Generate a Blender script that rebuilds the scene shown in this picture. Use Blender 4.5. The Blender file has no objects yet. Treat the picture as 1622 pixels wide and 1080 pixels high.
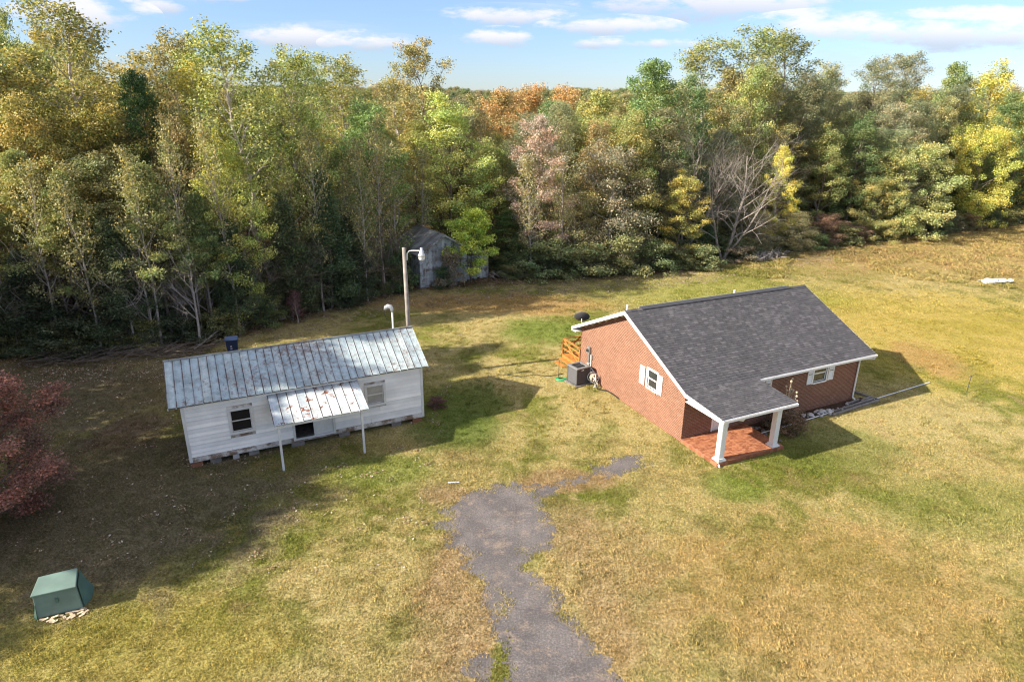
import bpy, math, random
import numpy as np
from mathutils import Vector, Matrix
R = math.radians
sc = bpy.context.scene
col = sc.collection

# ---------------------------------------------------------------- camera, world, sun
CAM_H = 14.27
cam = bpy.data.cameras.new('camera'); camo = bpy.data.objects.new('camera', cam); col.objects.link(camo)
cam.sensor_width = 36; cam.lens = 36 * 1030.1 / 1622; cam.clip_end = 6000; cam.clip_start = .1
pitch, roll = .3519, .0089
camo.location = (0, 0, CAM_H)
camo.matrix_world = Matrix.Translation((0, 0, CAM_H)) @ Matrix.Rotation(math.pi/2 - pitch, 4, 'X') @ Matrix.Rotation(roll, 4, 'Z')
sc.camera = camo
SUN_EL, SUN_AZ = .54, .323            # shadows travel along +X turned SUN_AZ towards +Y
tosun = Vector((-math.cos(SUN_AZ)*math.cos(SUN_EL), -math.sin(SUN_AZ)*math.cos(SUN_EL), math.sin(SUN_EL)))
sl = bpy.data.lights.new('sun', 'SUN'); sl.energy = 4.7; sl.angle = R(.5); sl.color = (1, .91, .77)
so = bpy.data.objects.new('sun', sl); col.objects.link(so); so.rotation_euler = (-tosun).to_track_quat('-Z', 'Y').to_euler()
sc.view_settings.view_transform = 'Standard'; sc.view_settings.look = 'None'; sc.view_settings.gamma = 1
sc.view_settings.use_curve_mapping = False; sc.view_settings.exposure = 1.22
sc.cycles.filter_width = 1.15; sc.cycles.max_bounces = 5; sc.cycles.diffuse_bounces = 3; sc.cycles.transmission_bounces = 3; sc.cycles.transparent_max_bounces = 4
sc.cycles.glossy_bounces = 2; sc.cycles.caustics_reflective = False; sc.cycles.caustics_refractive = False

class NT:
    """small helper to wire nodes"""
    def __init__(s, tree): s.t = tree; s.n = tree.nodes; s.l = tree.links
    def a(s, typ, ins=None, **kw):
        x = s.n.new(typ)
        for k, v in kw.items(): setattr(x, k, v)
        for k, v in (ins or {}).items(): s.put(x.inputs[k], v)
        return x
    def put(s, sock, v):
        if isinstance(v, bpy.types.NodeSocket): s.l.new(v, sock)
        elif isinstance(v, bpy.types.Node): s.l.new(v.outputs[0], sock)
        elif isinstance(v, (tuple, list)) and len(v) == 3 and sock.type == 'RGBA': sock.default_value = (*v, 1)
        else: sock.default_value = v
    def m(s, op, a, b=0., c=0., clamp=False):
        x = s.n.new('ShaderNodeMath'); x.operation = op; x.use_clamp = clamp
        s.put(x.inputs[0], a); s.put(x.inputs[1], b); s.put(x.inputs[2], c); return x.outputs[0]
    def mix(s, f, a, b, blend='MIX'):
        x = s.n.new('ShaderNodeMix'); x.data_type = 'RGBA'; x.blend_type = blend
        s.put(x.inputs[0], f); s.put(x.inputs[6], a); s.put(x.inputs[7], b); return x.outputs[2]
    def noise(s, vec, scale, detail=3, rough=.55, dist=0.):
        x = s.a('ShaderNodeTexNoise', {'Scale': scale, 'Detail': detail, 'Roughness': rough, 'Distortion': dist})
        if vec is not None: s.put(x.inputs['Vector'], vec)
        return x.outputs['Fac']
    def step(s, v, lo, hi):
        x = s.a('ShaderNodeMapRange', {'Value': v, 'From Min': lo, 'From Max': hi}, interpolation_type='SMOOTHSTEP'); return x.outputs['Result']
    def sep(s, v): return s.a('ShaderNodeSeparateXYZ', {'Vector': v})
    def comb(s, x, y, z): return s.a('ShaderNodeCombineXYZ', {'X': x, 'Y': y, 'Z': z}).outputs[0]
    def vscale(s, v, k): return s.a('ShaderNodeVectorMath', {0: v, 1: k}, operation='MULTIPLY').outputs[0]

def ramp_w(t, fac):
    r = t.a('ShaderNodeValToRGB', {'Fac': fac}); cr = r.color_ramp
    cr.elements[0].position = 0; cr.elements[0].color = (.78, .76, .80, 1); cr.elements[1].position = .16; cr.elements[1].color = (1.08, 1.0, .95, 1); return r.outputs[0]
world = bpy.data.worlds.new('World'); sc.world = world; world.use_nodes = True
w = NT(world.node_tree); w.n.clear()
sky = w.a('ShaderNodeTexSky', sky_type='NISHITA'); sky.sun_disc = False
sky.sun_elevation = SUN_EL; sky.sun_rotation = math.atan2(tosun.x, tosun.y); sky.altitude = 300; sky.air_density = 1.0; sky.dust_density = .25; sky.ozone_density = 2.2
tc = w.a('ShaderNodeTexCoord').outputs['Generated']
sp = w.sep(tc)
yy = w.m('MAXIMUM', w.m('ABSOLUTE', sp.outputs['Y']), .05)
u_ = w.m('DIVIDE', sp.outputs['X'], yy); v_ = w.m('DIVIDE', sp.outputs['Z'], yy)
nz = w.noise(w.comb(w.m('MULTIPLY', u_, 14), w.m('MULTIPLY', v_, 44), 0), 1.0, 6, .6)
nz2 = w.noise(w.comb(w.m('MULTIPLY', u_, 34), w.m('MULTIPLY', v_, 90), 3), 1.0, 4, .6)
edge = w.m('ADD', w.m('MULTIPLY', w.m('SUBTRACT', nz, .5), 4.2), w.m('MULTIPLY', w.m('SUBTRACT', nz2, .5), 1.6))
CL = [(-.62,.106,.085,.021),(-.50,.122,.04,.012),(-.42,.134,.05,.009),(-.30,.083,.09,.013),(-.20,.076,.05,.009),
      (-.01,.110,.082,.011),(.135,.099,.07,.010),(-.022,.083,.042,.010),(.28,.130,.15,.019),(.46,.101,.10,.015),
      (.60,.094,.14,.016),(.66,.119,.14,.008),(.17,.078,.07,.006),(.72,.107,.05,.012),(.25,.20,.3,.02),(-.5,.23,.3,.025),(.9,.17,.3,.02),(-1.1,.14,.25,.02)]
mask = None; shade = None
for (cu, cv, ru, rv) in CL:
    du = w.m('DIVIDE', w.m('SUBTRACT', u_, cu), ru*1.25); dv = w.m('DIVIDE', w.m('SUBTRACT', v_, cv), rv*1.35)
    r2 = w.m('ADD', w.m('MULTIPLY', du, du), w.m('MULTIPLY', dv, dv))
    k = w.m('SUBTRACT', 1.0, r2)
    mask = k if mask is None else w.m('MAXIMUM', mask, k)
    sh = w.m('MULTIPLY', w.step(dv, -.9, .5), w.m('GREATER_THAN', k, -.6))
    shade = sh if shade is None else w.m('MAXIMUM', shade, sh)
cm = w.step(w.m('ADD', mask, edge), -.2, 1.1)
thin = w.step(w.noise(w.comb(w.m('MULTIPLY', u_, 3), w.m('MULTIPLY', v_, 28), 7), 1.0, 5, .6), .50, .78)
cm = w.m('MAXIMUM', cm, w.m('MULTIPLY', thin, .35))
ccol = w.mix(shade, (2.7, 3.0, 3.6), (4.7, 4.5, 4.6))
# scattered cloud above the view, added as neutral fill to brighten the shade
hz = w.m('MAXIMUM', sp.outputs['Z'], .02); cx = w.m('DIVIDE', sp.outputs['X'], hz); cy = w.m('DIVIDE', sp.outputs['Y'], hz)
fill_cloud = w.m('MULTIPLY', w.step(w.noise(w.comb(cx, cy, 2.), 1.1, 7, .6, .3), .40, .60), w.step(sp.outputs['Z'], .16, .32))
cm = w.m('MAXIMUM', cm, fill_cloud)
skyc = w.mix(1.0, sky.outputs[0], (.60, .695, .88), 'MULTIPLY')
skyc = w.mix(1.0, skyc, ramp_w(w, w.m('ABSOLUTE', sp.outputs['Z'])), 'MULTIPLY')
ccol = w.mix(w.step(sp.outputs['Z'], .18, .4), ccol, (5.4, 5.2, 5.2))  # added overhead cloud set brighter than the cloud in view, to lift shade
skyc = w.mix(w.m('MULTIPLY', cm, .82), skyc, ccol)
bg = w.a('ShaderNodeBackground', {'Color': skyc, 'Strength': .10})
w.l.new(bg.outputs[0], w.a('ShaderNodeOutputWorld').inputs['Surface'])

# ---------------------------------------------------------------- materials
def mat(name, color, rough=.8, spec=.3, metal=0., var=0., scale=3., bump=0., bscale=20., attr=None, dark=None, vec='Object'):
    """procedural: two-tone noise, optional per-piece variation from face attribute 'v'"""
    m = bpy.data.materials.new(name); m.use_nodes = True; t = NT(m.node_tree); t.n.clear()
    out = t.a('ShaderNodeOutputMaterial')
    p = t.a('ShaderNodeTexCoord').outputs['Object']
    c = color if dark is None else None
    base = t.mix(t.step(t.noise(p, scale, 5, .6), .32, .68), tuple(x*(1-var) for x in color), tuple(min(1, x*(1+var)) for x in color))
    if attr is not None:
        at = t.a('ShaderNodeAttribute', attribute_name='v').outputs['Fac']
        base = t.mix(1.0, base, t.a('ShaderNodeValToRGB').outputs[0], 'MULTIPLY') if False else t.mix(1.0, base, ramp(t, at, attr), 'MULTIPLY')
    if dark is not None:      # patches of another colour: (color, lo, hi, scale)
        base = t.mix(t.step(t.noise(p, dark[3], 6, .7), dark[1], dark[2]), base, dark[0])
    b = t.a('ShaderNodeBsdfPrincipled', {'Base Color': base, 'Roughness': rough, 'Metallic': metal, 'Specular IOR Level': spec})
    if bump:
        bp = t.a('ShaderNodeBump', {'Height': t.noise(p, bscale, 4), 'Strength': bump, 'Distance': .02}); t.l.new(bp.outputs[0], b.inputs['Normal'])
    t.l.new(b.outputs[0], out.inputs['Surface']); return m
def ramp(t, fac, stops, interp='LINEAR'):
    r = t.a('ShaderNodeValToRGB', {'Fac': fac}); cr = r.color_ramp; cr.interpolation = interp
    while len(cr.elements) < len(stops): cr.elements.new(.5)
    for e, (p, c) in zip(cr.elements, stops): e.position = p; e.color = (*c, 1)
    return r.outputs[0]

# ---- the lawn colour: one node group used by the soil and by the grass blades on it
EDGE = [(-60,30),(-40,33),(-29.7,34.8),(-19.3,36.8),(-14.8,43),(-8,50.2),(2,54),(14,57),(25,63.5),(42,72),(66,83.5),(95,97)]
def edge_y(x): return np.interp(x, [e[0] for e in EDGE], [e[1] for e in EDGE])
lg = bpy.data.node_groups.new('lawn_colour', 'ShaderNodeTree')
lg.interface.new_socket('Color', in_out='OUTPUT', socket_type='NodeSocketColor')
t = NT(lg); go = t.a('NodeGroupOutput')
P = t.a('ShaderNodeNewGeometry').outputs['Position']; s_ = t.sep(P); X, Y = s_.outputs[0], s_.outputs[1]
P2 = t.comb(X, Y, 0)
n1 = t.noise(P2, .13, 5, .6); n2 = t.noise(P2, .55, 5, .62, .5); n3 = t.noise(P2, 2.4, 4, .6); n4 = t.noise(P2, 11, 3, .6)
straw = t.mix(n3, (.54, .435, .23), (.43, .395, .17)); green = t.mix(n3, (.17, .21, .045), (.27, .28, .07))
c = t.mix(t.step(t.m('ADD', t.m('MULTIPLY', n1, .6), t.m('MULTIPLY', n2, .5)), .50, .64), straw, green)
c = t.mix(t.m('MULTIPLY', t.step(n2, .52, .70), .5), c, (.42, .30, .18))
gold = (.50, .40, .11)
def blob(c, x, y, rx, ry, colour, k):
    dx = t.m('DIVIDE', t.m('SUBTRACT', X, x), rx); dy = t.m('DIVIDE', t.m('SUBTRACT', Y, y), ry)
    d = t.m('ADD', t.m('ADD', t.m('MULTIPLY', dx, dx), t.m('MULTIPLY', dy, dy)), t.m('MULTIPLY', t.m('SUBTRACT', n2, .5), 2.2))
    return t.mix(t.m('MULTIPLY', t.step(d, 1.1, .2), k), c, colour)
for b in [(28, 42, 16, 12, gold, .7), (10, 16, 7, 5, (0.48, 0.344, 0.16), .6), (-10, 14, 5, 2.6, (0.368, 0.328, 0.08), .6), (3.2, 17, 2.4, 4.5, (.45, .35, .19), .6),
          (13.5, 25.5, 5, 2.6, (0.22, 0.256, 0.075), .6), (-2.5, 28.5, 2.6, 4.5, (0.136, 0.192, 0.048), .85), (2.0, 41, 3.4, 3.2, (0.176, 0.256, 0.048), .8),
          (9, 22.3, 1.6, 1.2, (0.192, 0.272, 0.048), .6), (18, 21, 5, 2.4, (0.256, 0.288, 0.08), .5), (-5.5, 23.3, 3, 1.6, (0.208, 0.272, 0.056), .7), (-1, 47, 11, 3.2, (0.464, 0.304, 0.144), .75), (16, 50, 12, 6, (0.304, 0.328, 0.08), .6),
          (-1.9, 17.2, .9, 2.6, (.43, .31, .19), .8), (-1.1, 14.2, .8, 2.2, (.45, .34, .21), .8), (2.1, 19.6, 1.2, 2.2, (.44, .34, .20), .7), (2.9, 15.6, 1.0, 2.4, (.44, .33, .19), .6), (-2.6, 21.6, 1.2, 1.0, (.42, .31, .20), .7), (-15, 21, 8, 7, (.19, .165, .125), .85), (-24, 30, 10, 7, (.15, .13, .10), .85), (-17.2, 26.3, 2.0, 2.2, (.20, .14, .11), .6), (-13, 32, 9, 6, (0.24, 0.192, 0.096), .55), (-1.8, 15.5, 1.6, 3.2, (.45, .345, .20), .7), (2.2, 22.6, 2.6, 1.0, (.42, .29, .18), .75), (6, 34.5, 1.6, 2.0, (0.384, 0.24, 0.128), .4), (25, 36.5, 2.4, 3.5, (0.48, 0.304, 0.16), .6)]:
    c = blob(c, *b)
# rusty tall meadow in the far right
md = t.m('MULTIPLY', t.step(t.m('ADD', t.m('ADD', Y, t.m('MULTIPLY', X, .10)), t.m('MULTIPLY', t.m('SUBTRACT', n1, .5), 22)), 53, 66), t.step(X, 14, 34))
c = t.mix(t.m('MULTIPLY', md, .85), c, t.mix(t.step(n2, .4, .6), (.43, .31, .165), (.46, .37, .17)))
# leaf litter inside the wood
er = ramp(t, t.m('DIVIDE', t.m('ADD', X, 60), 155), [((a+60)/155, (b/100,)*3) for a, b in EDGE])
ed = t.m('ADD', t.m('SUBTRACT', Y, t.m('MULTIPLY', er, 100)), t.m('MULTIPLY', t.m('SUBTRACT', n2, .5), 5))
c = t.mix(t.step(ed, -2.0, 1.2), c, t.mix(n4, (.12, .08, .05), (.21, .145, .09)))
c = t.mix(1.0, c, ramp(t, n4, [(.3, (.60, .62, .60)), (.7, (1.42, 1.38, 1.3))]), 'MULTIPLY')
t.l.new(c, go.inputs[0])
def lawn_mat(name, blade):
    m = bpy.data.materials.new(name); m.use_nodes = True; t = NT(m.node_tree); t.n.clear()
    g = t.a('ShaderNodeGroup', node_tree=lg).outputs[0]
    if blade:
        rnd = t.a('ShaderNodeObjectInfo').outputs['Random']
        at = t.a('ShaderNodeAttribute', attribute_name='v').outputs['Fac']
        g = t.mix(1.0, g, ramp(t, at, [(0, (.72, .77, .70)), (.6, (1.08, 1.06, 1.02)), (1, (1.4, 1.32, 1.15))]), 'MULTIPLY')
        g = t.mix(1.0, g, ramp(t, rnd, [(0, (.82, .9, .85)), (1, (1.2, 1.12, 1.1))]), 'MULTIPLY')
        d = t.a('ShaderNodeBsdfDiffuse', {'Color': g}); tr = t.a('ShaderNodeBsdfTranslucent', {'Color': g})
        s = t.a('ShaderNodeMixShader', {0: .4, 1: d.outputs[0], 2: tr.outputs[0]})
    else:
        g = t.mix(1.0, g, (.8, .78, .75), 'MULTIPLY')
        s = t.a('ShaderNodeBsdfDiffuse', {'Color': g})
        P = t.a('ShaderNodeNewGeometry').outputs['Position']
        bp = t.a('ShaderNodeBump', {'Height': t.noise(P, 14, 4, .7), 'Strength': .9, 'Distance': .08}); t.l.new(bp.outputs[0], s.inputs['Normal'])
    t.l.new(s.outputs[0], t.a('ShaderNodeOutputMaterial').inputs['Surface']); return m
M = {}
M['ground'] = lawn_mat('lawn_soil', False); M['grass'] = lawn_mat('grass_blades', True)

def leaf_mat(name, instanced=False, transl=.27):
    m = bpy.data.materials.new(name); m.use_nodes = True; t = NT(m.node_tree); t.n.clear()
    oi = t.a('ShaderNodeObjectInfo')
    base = ramp(t, oi.outputs['Random'], [(0, (.08, .10, .05)), (.2, (.15, .145, .07)), (.4, (.12, .125, .08)), (.55, (.17, .125, .075)), (.7, (.10, .13, .06)), (.85, (.17, .16, .07)), (1, (.05, .07, .045))]) if instanced else oi.outputs['Color']
    v = t.a('ShaderNodeAttribute', attribute_name='v').outputs['Fac']; cl = t.a('ShaderNodeAttribute', attribute_name='c').outputs['Fac']
    base = t.mix(1.0, base, ramp(t, v, [(0, (.8, .9, .8)), (.5, (1.95, 1.95, 1.95)), (.9, (3.0, 2.85, 2.6)), (1, (3.9, 3.7, 3.3))]), 'MULTIPLY')
    base = t.mix(1.0, base, ramp(t, cl, [(0, (.62, .85, .8)), (.5, (1, 1, 1)), (.85, (1.15, 1.05, .95)), (1, (1.3, 1.0, .85))]), 'MULTIPLY')
    d = t.a('ShaderNodeBsdfPrincipled', {'Base Color': base, 'Roughness': .6, 'Specular IOR Level': .35})
    tr = t.a('ShaderNodeBsdfTranslucent', {'Color': t.mix(1.0, base, (1.5, 1.45, .85), 'MULTIPLY')})
    s = t.a('ShaderNodeMixShader', {0: transl, 1: d.outputs[0], 2: tr.outputs[0]})
    t.l.new(s.outputs[0], t.a('ShaderNodeOutputMaterial').inputs['Surface']); return m
M['leaf'] = leaf_mat('foliage'); M['leaf_far'] = leaf_mat('foliage_far', True); M['needle'] = leaf_mat('needles', False, .2)
m = bpy.data.materials.new('dry_leaf_litter'); m.use_nodes = True; t = NT(m.node_tree); t.n.clear()
lc = t.mix(1.0, ramp(t, t.a('ShaderNodeAttribute', attribute_name='v').outputs['Fac'], [(0, (.16, .10, .06)), (.6, (.30, .21, .13)), (.9, (.42, .33, .24)), (1, (.60, .54, .46))]), (1, 1, 1), 'MULTIPLY')
t.l.new(t.a('ShaderNodeBsdfDiffuse', {'Color': lc}).outputs[0], t.a('ShaderNodeOutputMaterial').inputs['Surface']); M['litter'] = m
M['bark'] = mat('bark', (.16, .13, .105), .9, .1, var=.35, scale=4, bump=.5)
M['bark_pale'] = mat('bark_pale', (.42, .37, .33), .9, .1, var=.25, scale=3, bump=.4)
M['bark_grey'] = mat('bark_grey', (.27, .235, .21), .9, .1, var=.3, scale=3)
M['bark_dark'] = mat('bark_dark', (.10, .085, .075), .9, .1, var=.35, scale=4, bump=.4)
M['brick'] = mat('red_brick', (.245, .108, .066), .9, .15, var=.07, scale=.7, attr=[(0, (.88, .86, .86)), (.5, (1, 1, 1)), (1, (1.1, 1.14, 1.16))], bump=.3, bscale=60)
M['mortar'] = mat('mortar', (.52, .46, .36), .95, .1, var=.12, scale=3)
M['shingle'] = mat('asphalt_shingle', (.088, .085, .090), .9, .25, var=.06, scale=.3, attr=[(0, (.78, .78, .80)), (.6, (1.0, 1.0, 1.0)), (.85, (1.18, 1.16, 1.16)), (1, (1.45, 1.42, 1.42))], bump=.5, bscale=120)
M['white'] = mat('white_paint', (.80, .79, .77), .5, .4, var=.04, scale=2)
M['white_old'] = mat('old_white_paint', (.62, .62, .61), .75, .2, var=.10, scale=1.6, dark=((.40, .38, .35), .70, .85, 5.), bump=.2)
M['siding'] = mat('weathered_siding', (.82, .81, .79), .75, .2, var=.10, scale=.7, attr=[(0, (.85, .86, .88)), (1, (1.06, 1.05, 1.04))], dark=((.36, .31, .27), .64, .80, 3.2), bump=.25)
M['siding_low'] = mat('stained_siding', (.52, .50, .47), .8, .2, var=.2, scale=1.2, dark=((.20, .14, .10), .42, .60, 2.0), bump=.3)
M['deckunder'] = mat('soffit_paint', (.70, .69, .67), .7, .2, var=.05)
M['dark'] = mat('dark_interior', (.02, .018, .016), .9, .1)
M['floorwood'] = mat('grey_floor_boards', (.16, .14, .12), .8, .2, var=.3, scale=6)
M['glass'] = mat('window_glass', (.035, .04, .045), .04, .9, var=.2, scale=.5)
M['blind'] = mat('window_blind', (.34, .33, .32), .35, .5, var=.15, scale=1.)
M['paver'] = mat('terracotta_paver', (.36, .14, .07), .75, .3, var=.12, scale=1.5, attr=[(0, (.66, .6, .6)), (.5, (1, 1, 1)), (1, (1.2, 1.35, 1.4))])
M['paver_joint'] = mat('paver_joint', (.30, .16, .11), .9, .1, var=.2)
M['cedarwood'] = mat('stained_deck_wood', (.46, .19, .045), .65, .3, var=.25, scale=5)
M['darkmetal'] = mat('dark_grey_metal', (.07, .07, .075), .5, .5, var=.1)
M['greymetal'] = mat('grey_metal', (.30, .30, .30), .45, .5, .4, var=.1)
M['galv'] = mat('galvanised_metal', (.55, .56, .56), .4, .5, .5, var=.1)
M['greenbox'] = mat('faded_green_paint', (.15, .225, .19), .6, .4, var=.12, scale=1.5, dark=((.30, .17, .06), .70, .78, 2.2))
M['greenbox_side'] = mat('darker_green_paint', (.075, .15, .12), .6, .4, var=.15, scale=2)
M['navy'] = mat('navy_plastic', (.02, .035, .085), .45, .5, var=.15)
M['concrete'] = mat('concrete', (.20, .185, .17), .95, .1, var=.2, scale=4, bump=.3)
M['tan'] = mat('bleached_leaves_and_board', (.50, .40, .28), .9, .1, var=.3, scale=6)
M['pole'] = mat('weathered_pole_wood', (.30, .27, .24), .9, .1, var=.2, scale=3, bump=.4)
M['stone'] = mat('white_rock', (.52, .50, .48), .9, .2, var=.2, scale=4, bump=.5)
M['timber'] = mat('grey_landscape_timber', (.24, .22, .20), .9, .1, var=.25, scale=5, bump=.4)
M['greenhose'] = mat('green_plastic_hose', (.04, .38, .15), .4, .5, var=.1)
M['blackhose'] = mat('black_cable', (.02, .02, .022), .5, .4)
M['tarp'] = mat('white_plastic_sheet', (.80, .82, .86), .35, .5, var=.08)
M['shedwall'] = mat('pale_grey_shed_boards', (.46, .50, .52), .8, .2, var=.2, scale=1.5, attr=[(0, (.65, .65, .65)), (1, (1.1, 1.1, 1.1))], dark=((.16, .13, .11), .48, .62, 1.8))
M['shedroof'] = mat('dull_tin_roof', (.28, .29, .31), .5, .4, .3, var=.25, scale=1.2, dark=((.13, .07, .05), .56, .70, 1.6), attr=[(0, (.7, .7, .7)), (1, (1.15, 1.15, 1.15))])
M['paleblue'] = mat('pale_blue_plastic', (.45, .62, .72), .5, .4)
M['soilbed'] = mat('bed_mulch', (.075, .05, .035), .95, .1, var=.4, scale=8, bump=.6)

def tin(name, base, rust_lo, rust_hi, rscale, rustc=(.30, .10, .04), amt=1.):
    """old painted tin: blue-white oxide, streaks, rust patches and rusty seams (attribute v = distance to seam)"""
    m = bpy.data.materials.new(name); m.use_nodes = True; t = NT(m.node_tree); t.n.clear()
    P = t.a('ShaderNodeNewGeometry').outputs['Position']; oi = t.a('ShaderNodeObjectInfo').outputs['Random']
    b = t.mix(t.step(t.noise(P, 1.5, 5, .7), .3, .7), tuple(x*.72 for x in base), tuple(min(1, x*1.2) for x in base))
    b = t.mix(t.m('MULTIPLY', t.step(t.noise(P, 6, 5, .7), .45, .75), .5), b, (.62, .60, .60))
    b = t.mix(1.0, b, ramp(t, oi, [(0, (.84, .88, .92)), (1, (1.1, 1.06, 1.02))]), 'MULTIPLY')
    r = t.m('ADD', t.noise(P, rscale, 6, .75), t.m('MULTIPLY', t.m('SUBTRACT', t.noise(P, .35, 3), .5), .5))
    b = t.mix(t.m('MULTIPLY', t.step(r, rust_lo, rust_hi), amt), b, t.mix(t.noise(P, 12, 3), rustc, tuple(x*.45 for x in rustc)))
    seam = t.a('ShaderNodeAttribute', attribute_name='v').outputs['Fac']
    b = t.mix(t.m('MULTIPLY', seam, t.m('ADD', .45, t.m('MULTIPLY', t.step(t.noise(P, 1.1, 4, .7), .36, .56), .55))), b, (.09, .05, .045))
    s = t.a('ShaderNodeBsdfPrincipled', {'Base Color': b, 'Roughness': .6, 'Metallic': .0, 'Specular IOR Level': .3})
    t.l.new(s.outputs[0], t.a('ShaderNodeOutputMaterial').inputs['Surface']); return m
M['tin'] = tin('oxidised_tin', (.41, .49, .505), .50, .68, 5.5, (.24, .13, .09), .75)
M['tin_porch'] = tin('flaking_tin', (.54, .59, .60), .54, .60, 3.0, (.29, .10, .045))
# asphalt of the drive
m = bpy.data.materials.new('worn_asphalt'); m.use_nodes = True; t = NT(m.node_tree); t.n.clear()
P = t.a('ShaderNodeNewGeometry').outputs['Position']
b = t.mix(t.step(t.noise(P, .8, 5, .6), .35, .7), (.112, .10, .097), (.172, .153, .146))
b = t.mix(t.m('MULTIPLY', t.step(t.noise(P, 1.7, 6, .75), .50, .66), .7), b, (.27, .21, .16))
b = t.mix(1.0, b, ramp(t, t.noise(P, 16, 5, .8), [(.3, (.55, .55, .57)), (.52, (1.0, 1.0, 1.0)), (.68, (1.7, 1.65, 1.6))]), 'MULTIPLY')
cr = t.a('ShaderNodeTexVoronoi', {'Vector': P, 'Scale': .55}, feature='DISTANCE_TO_EDGE').outputs['Distance']
b = t.mix(t.m('MULTIPLY', t.step(t.m('ADD', cr, t.m('MULTIPLY', t.m('SUBTRACT', t.noise(P, 3, 4), .5), .06)), .010, .0), .3), b, (.06, .05, .05))
s = t.a('ShaderNodeBsdfPrincipled', {'Base Color': b, 'Roughness': .85, 'Specular IOR Level': .3})
bp = t.a('ShaderNodeBump', {'Height': t.noise(P, 45, 3, .7), 'Strength': .6, 'Distance': .02}); t.l.new(bp.outputs[0], s.inputs['Normal'])
t.l.new(s.outputs[0], t.a('ShaderNodeOutputMaterial').inputs['Surface']); M['asphalt'] = m

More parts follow.
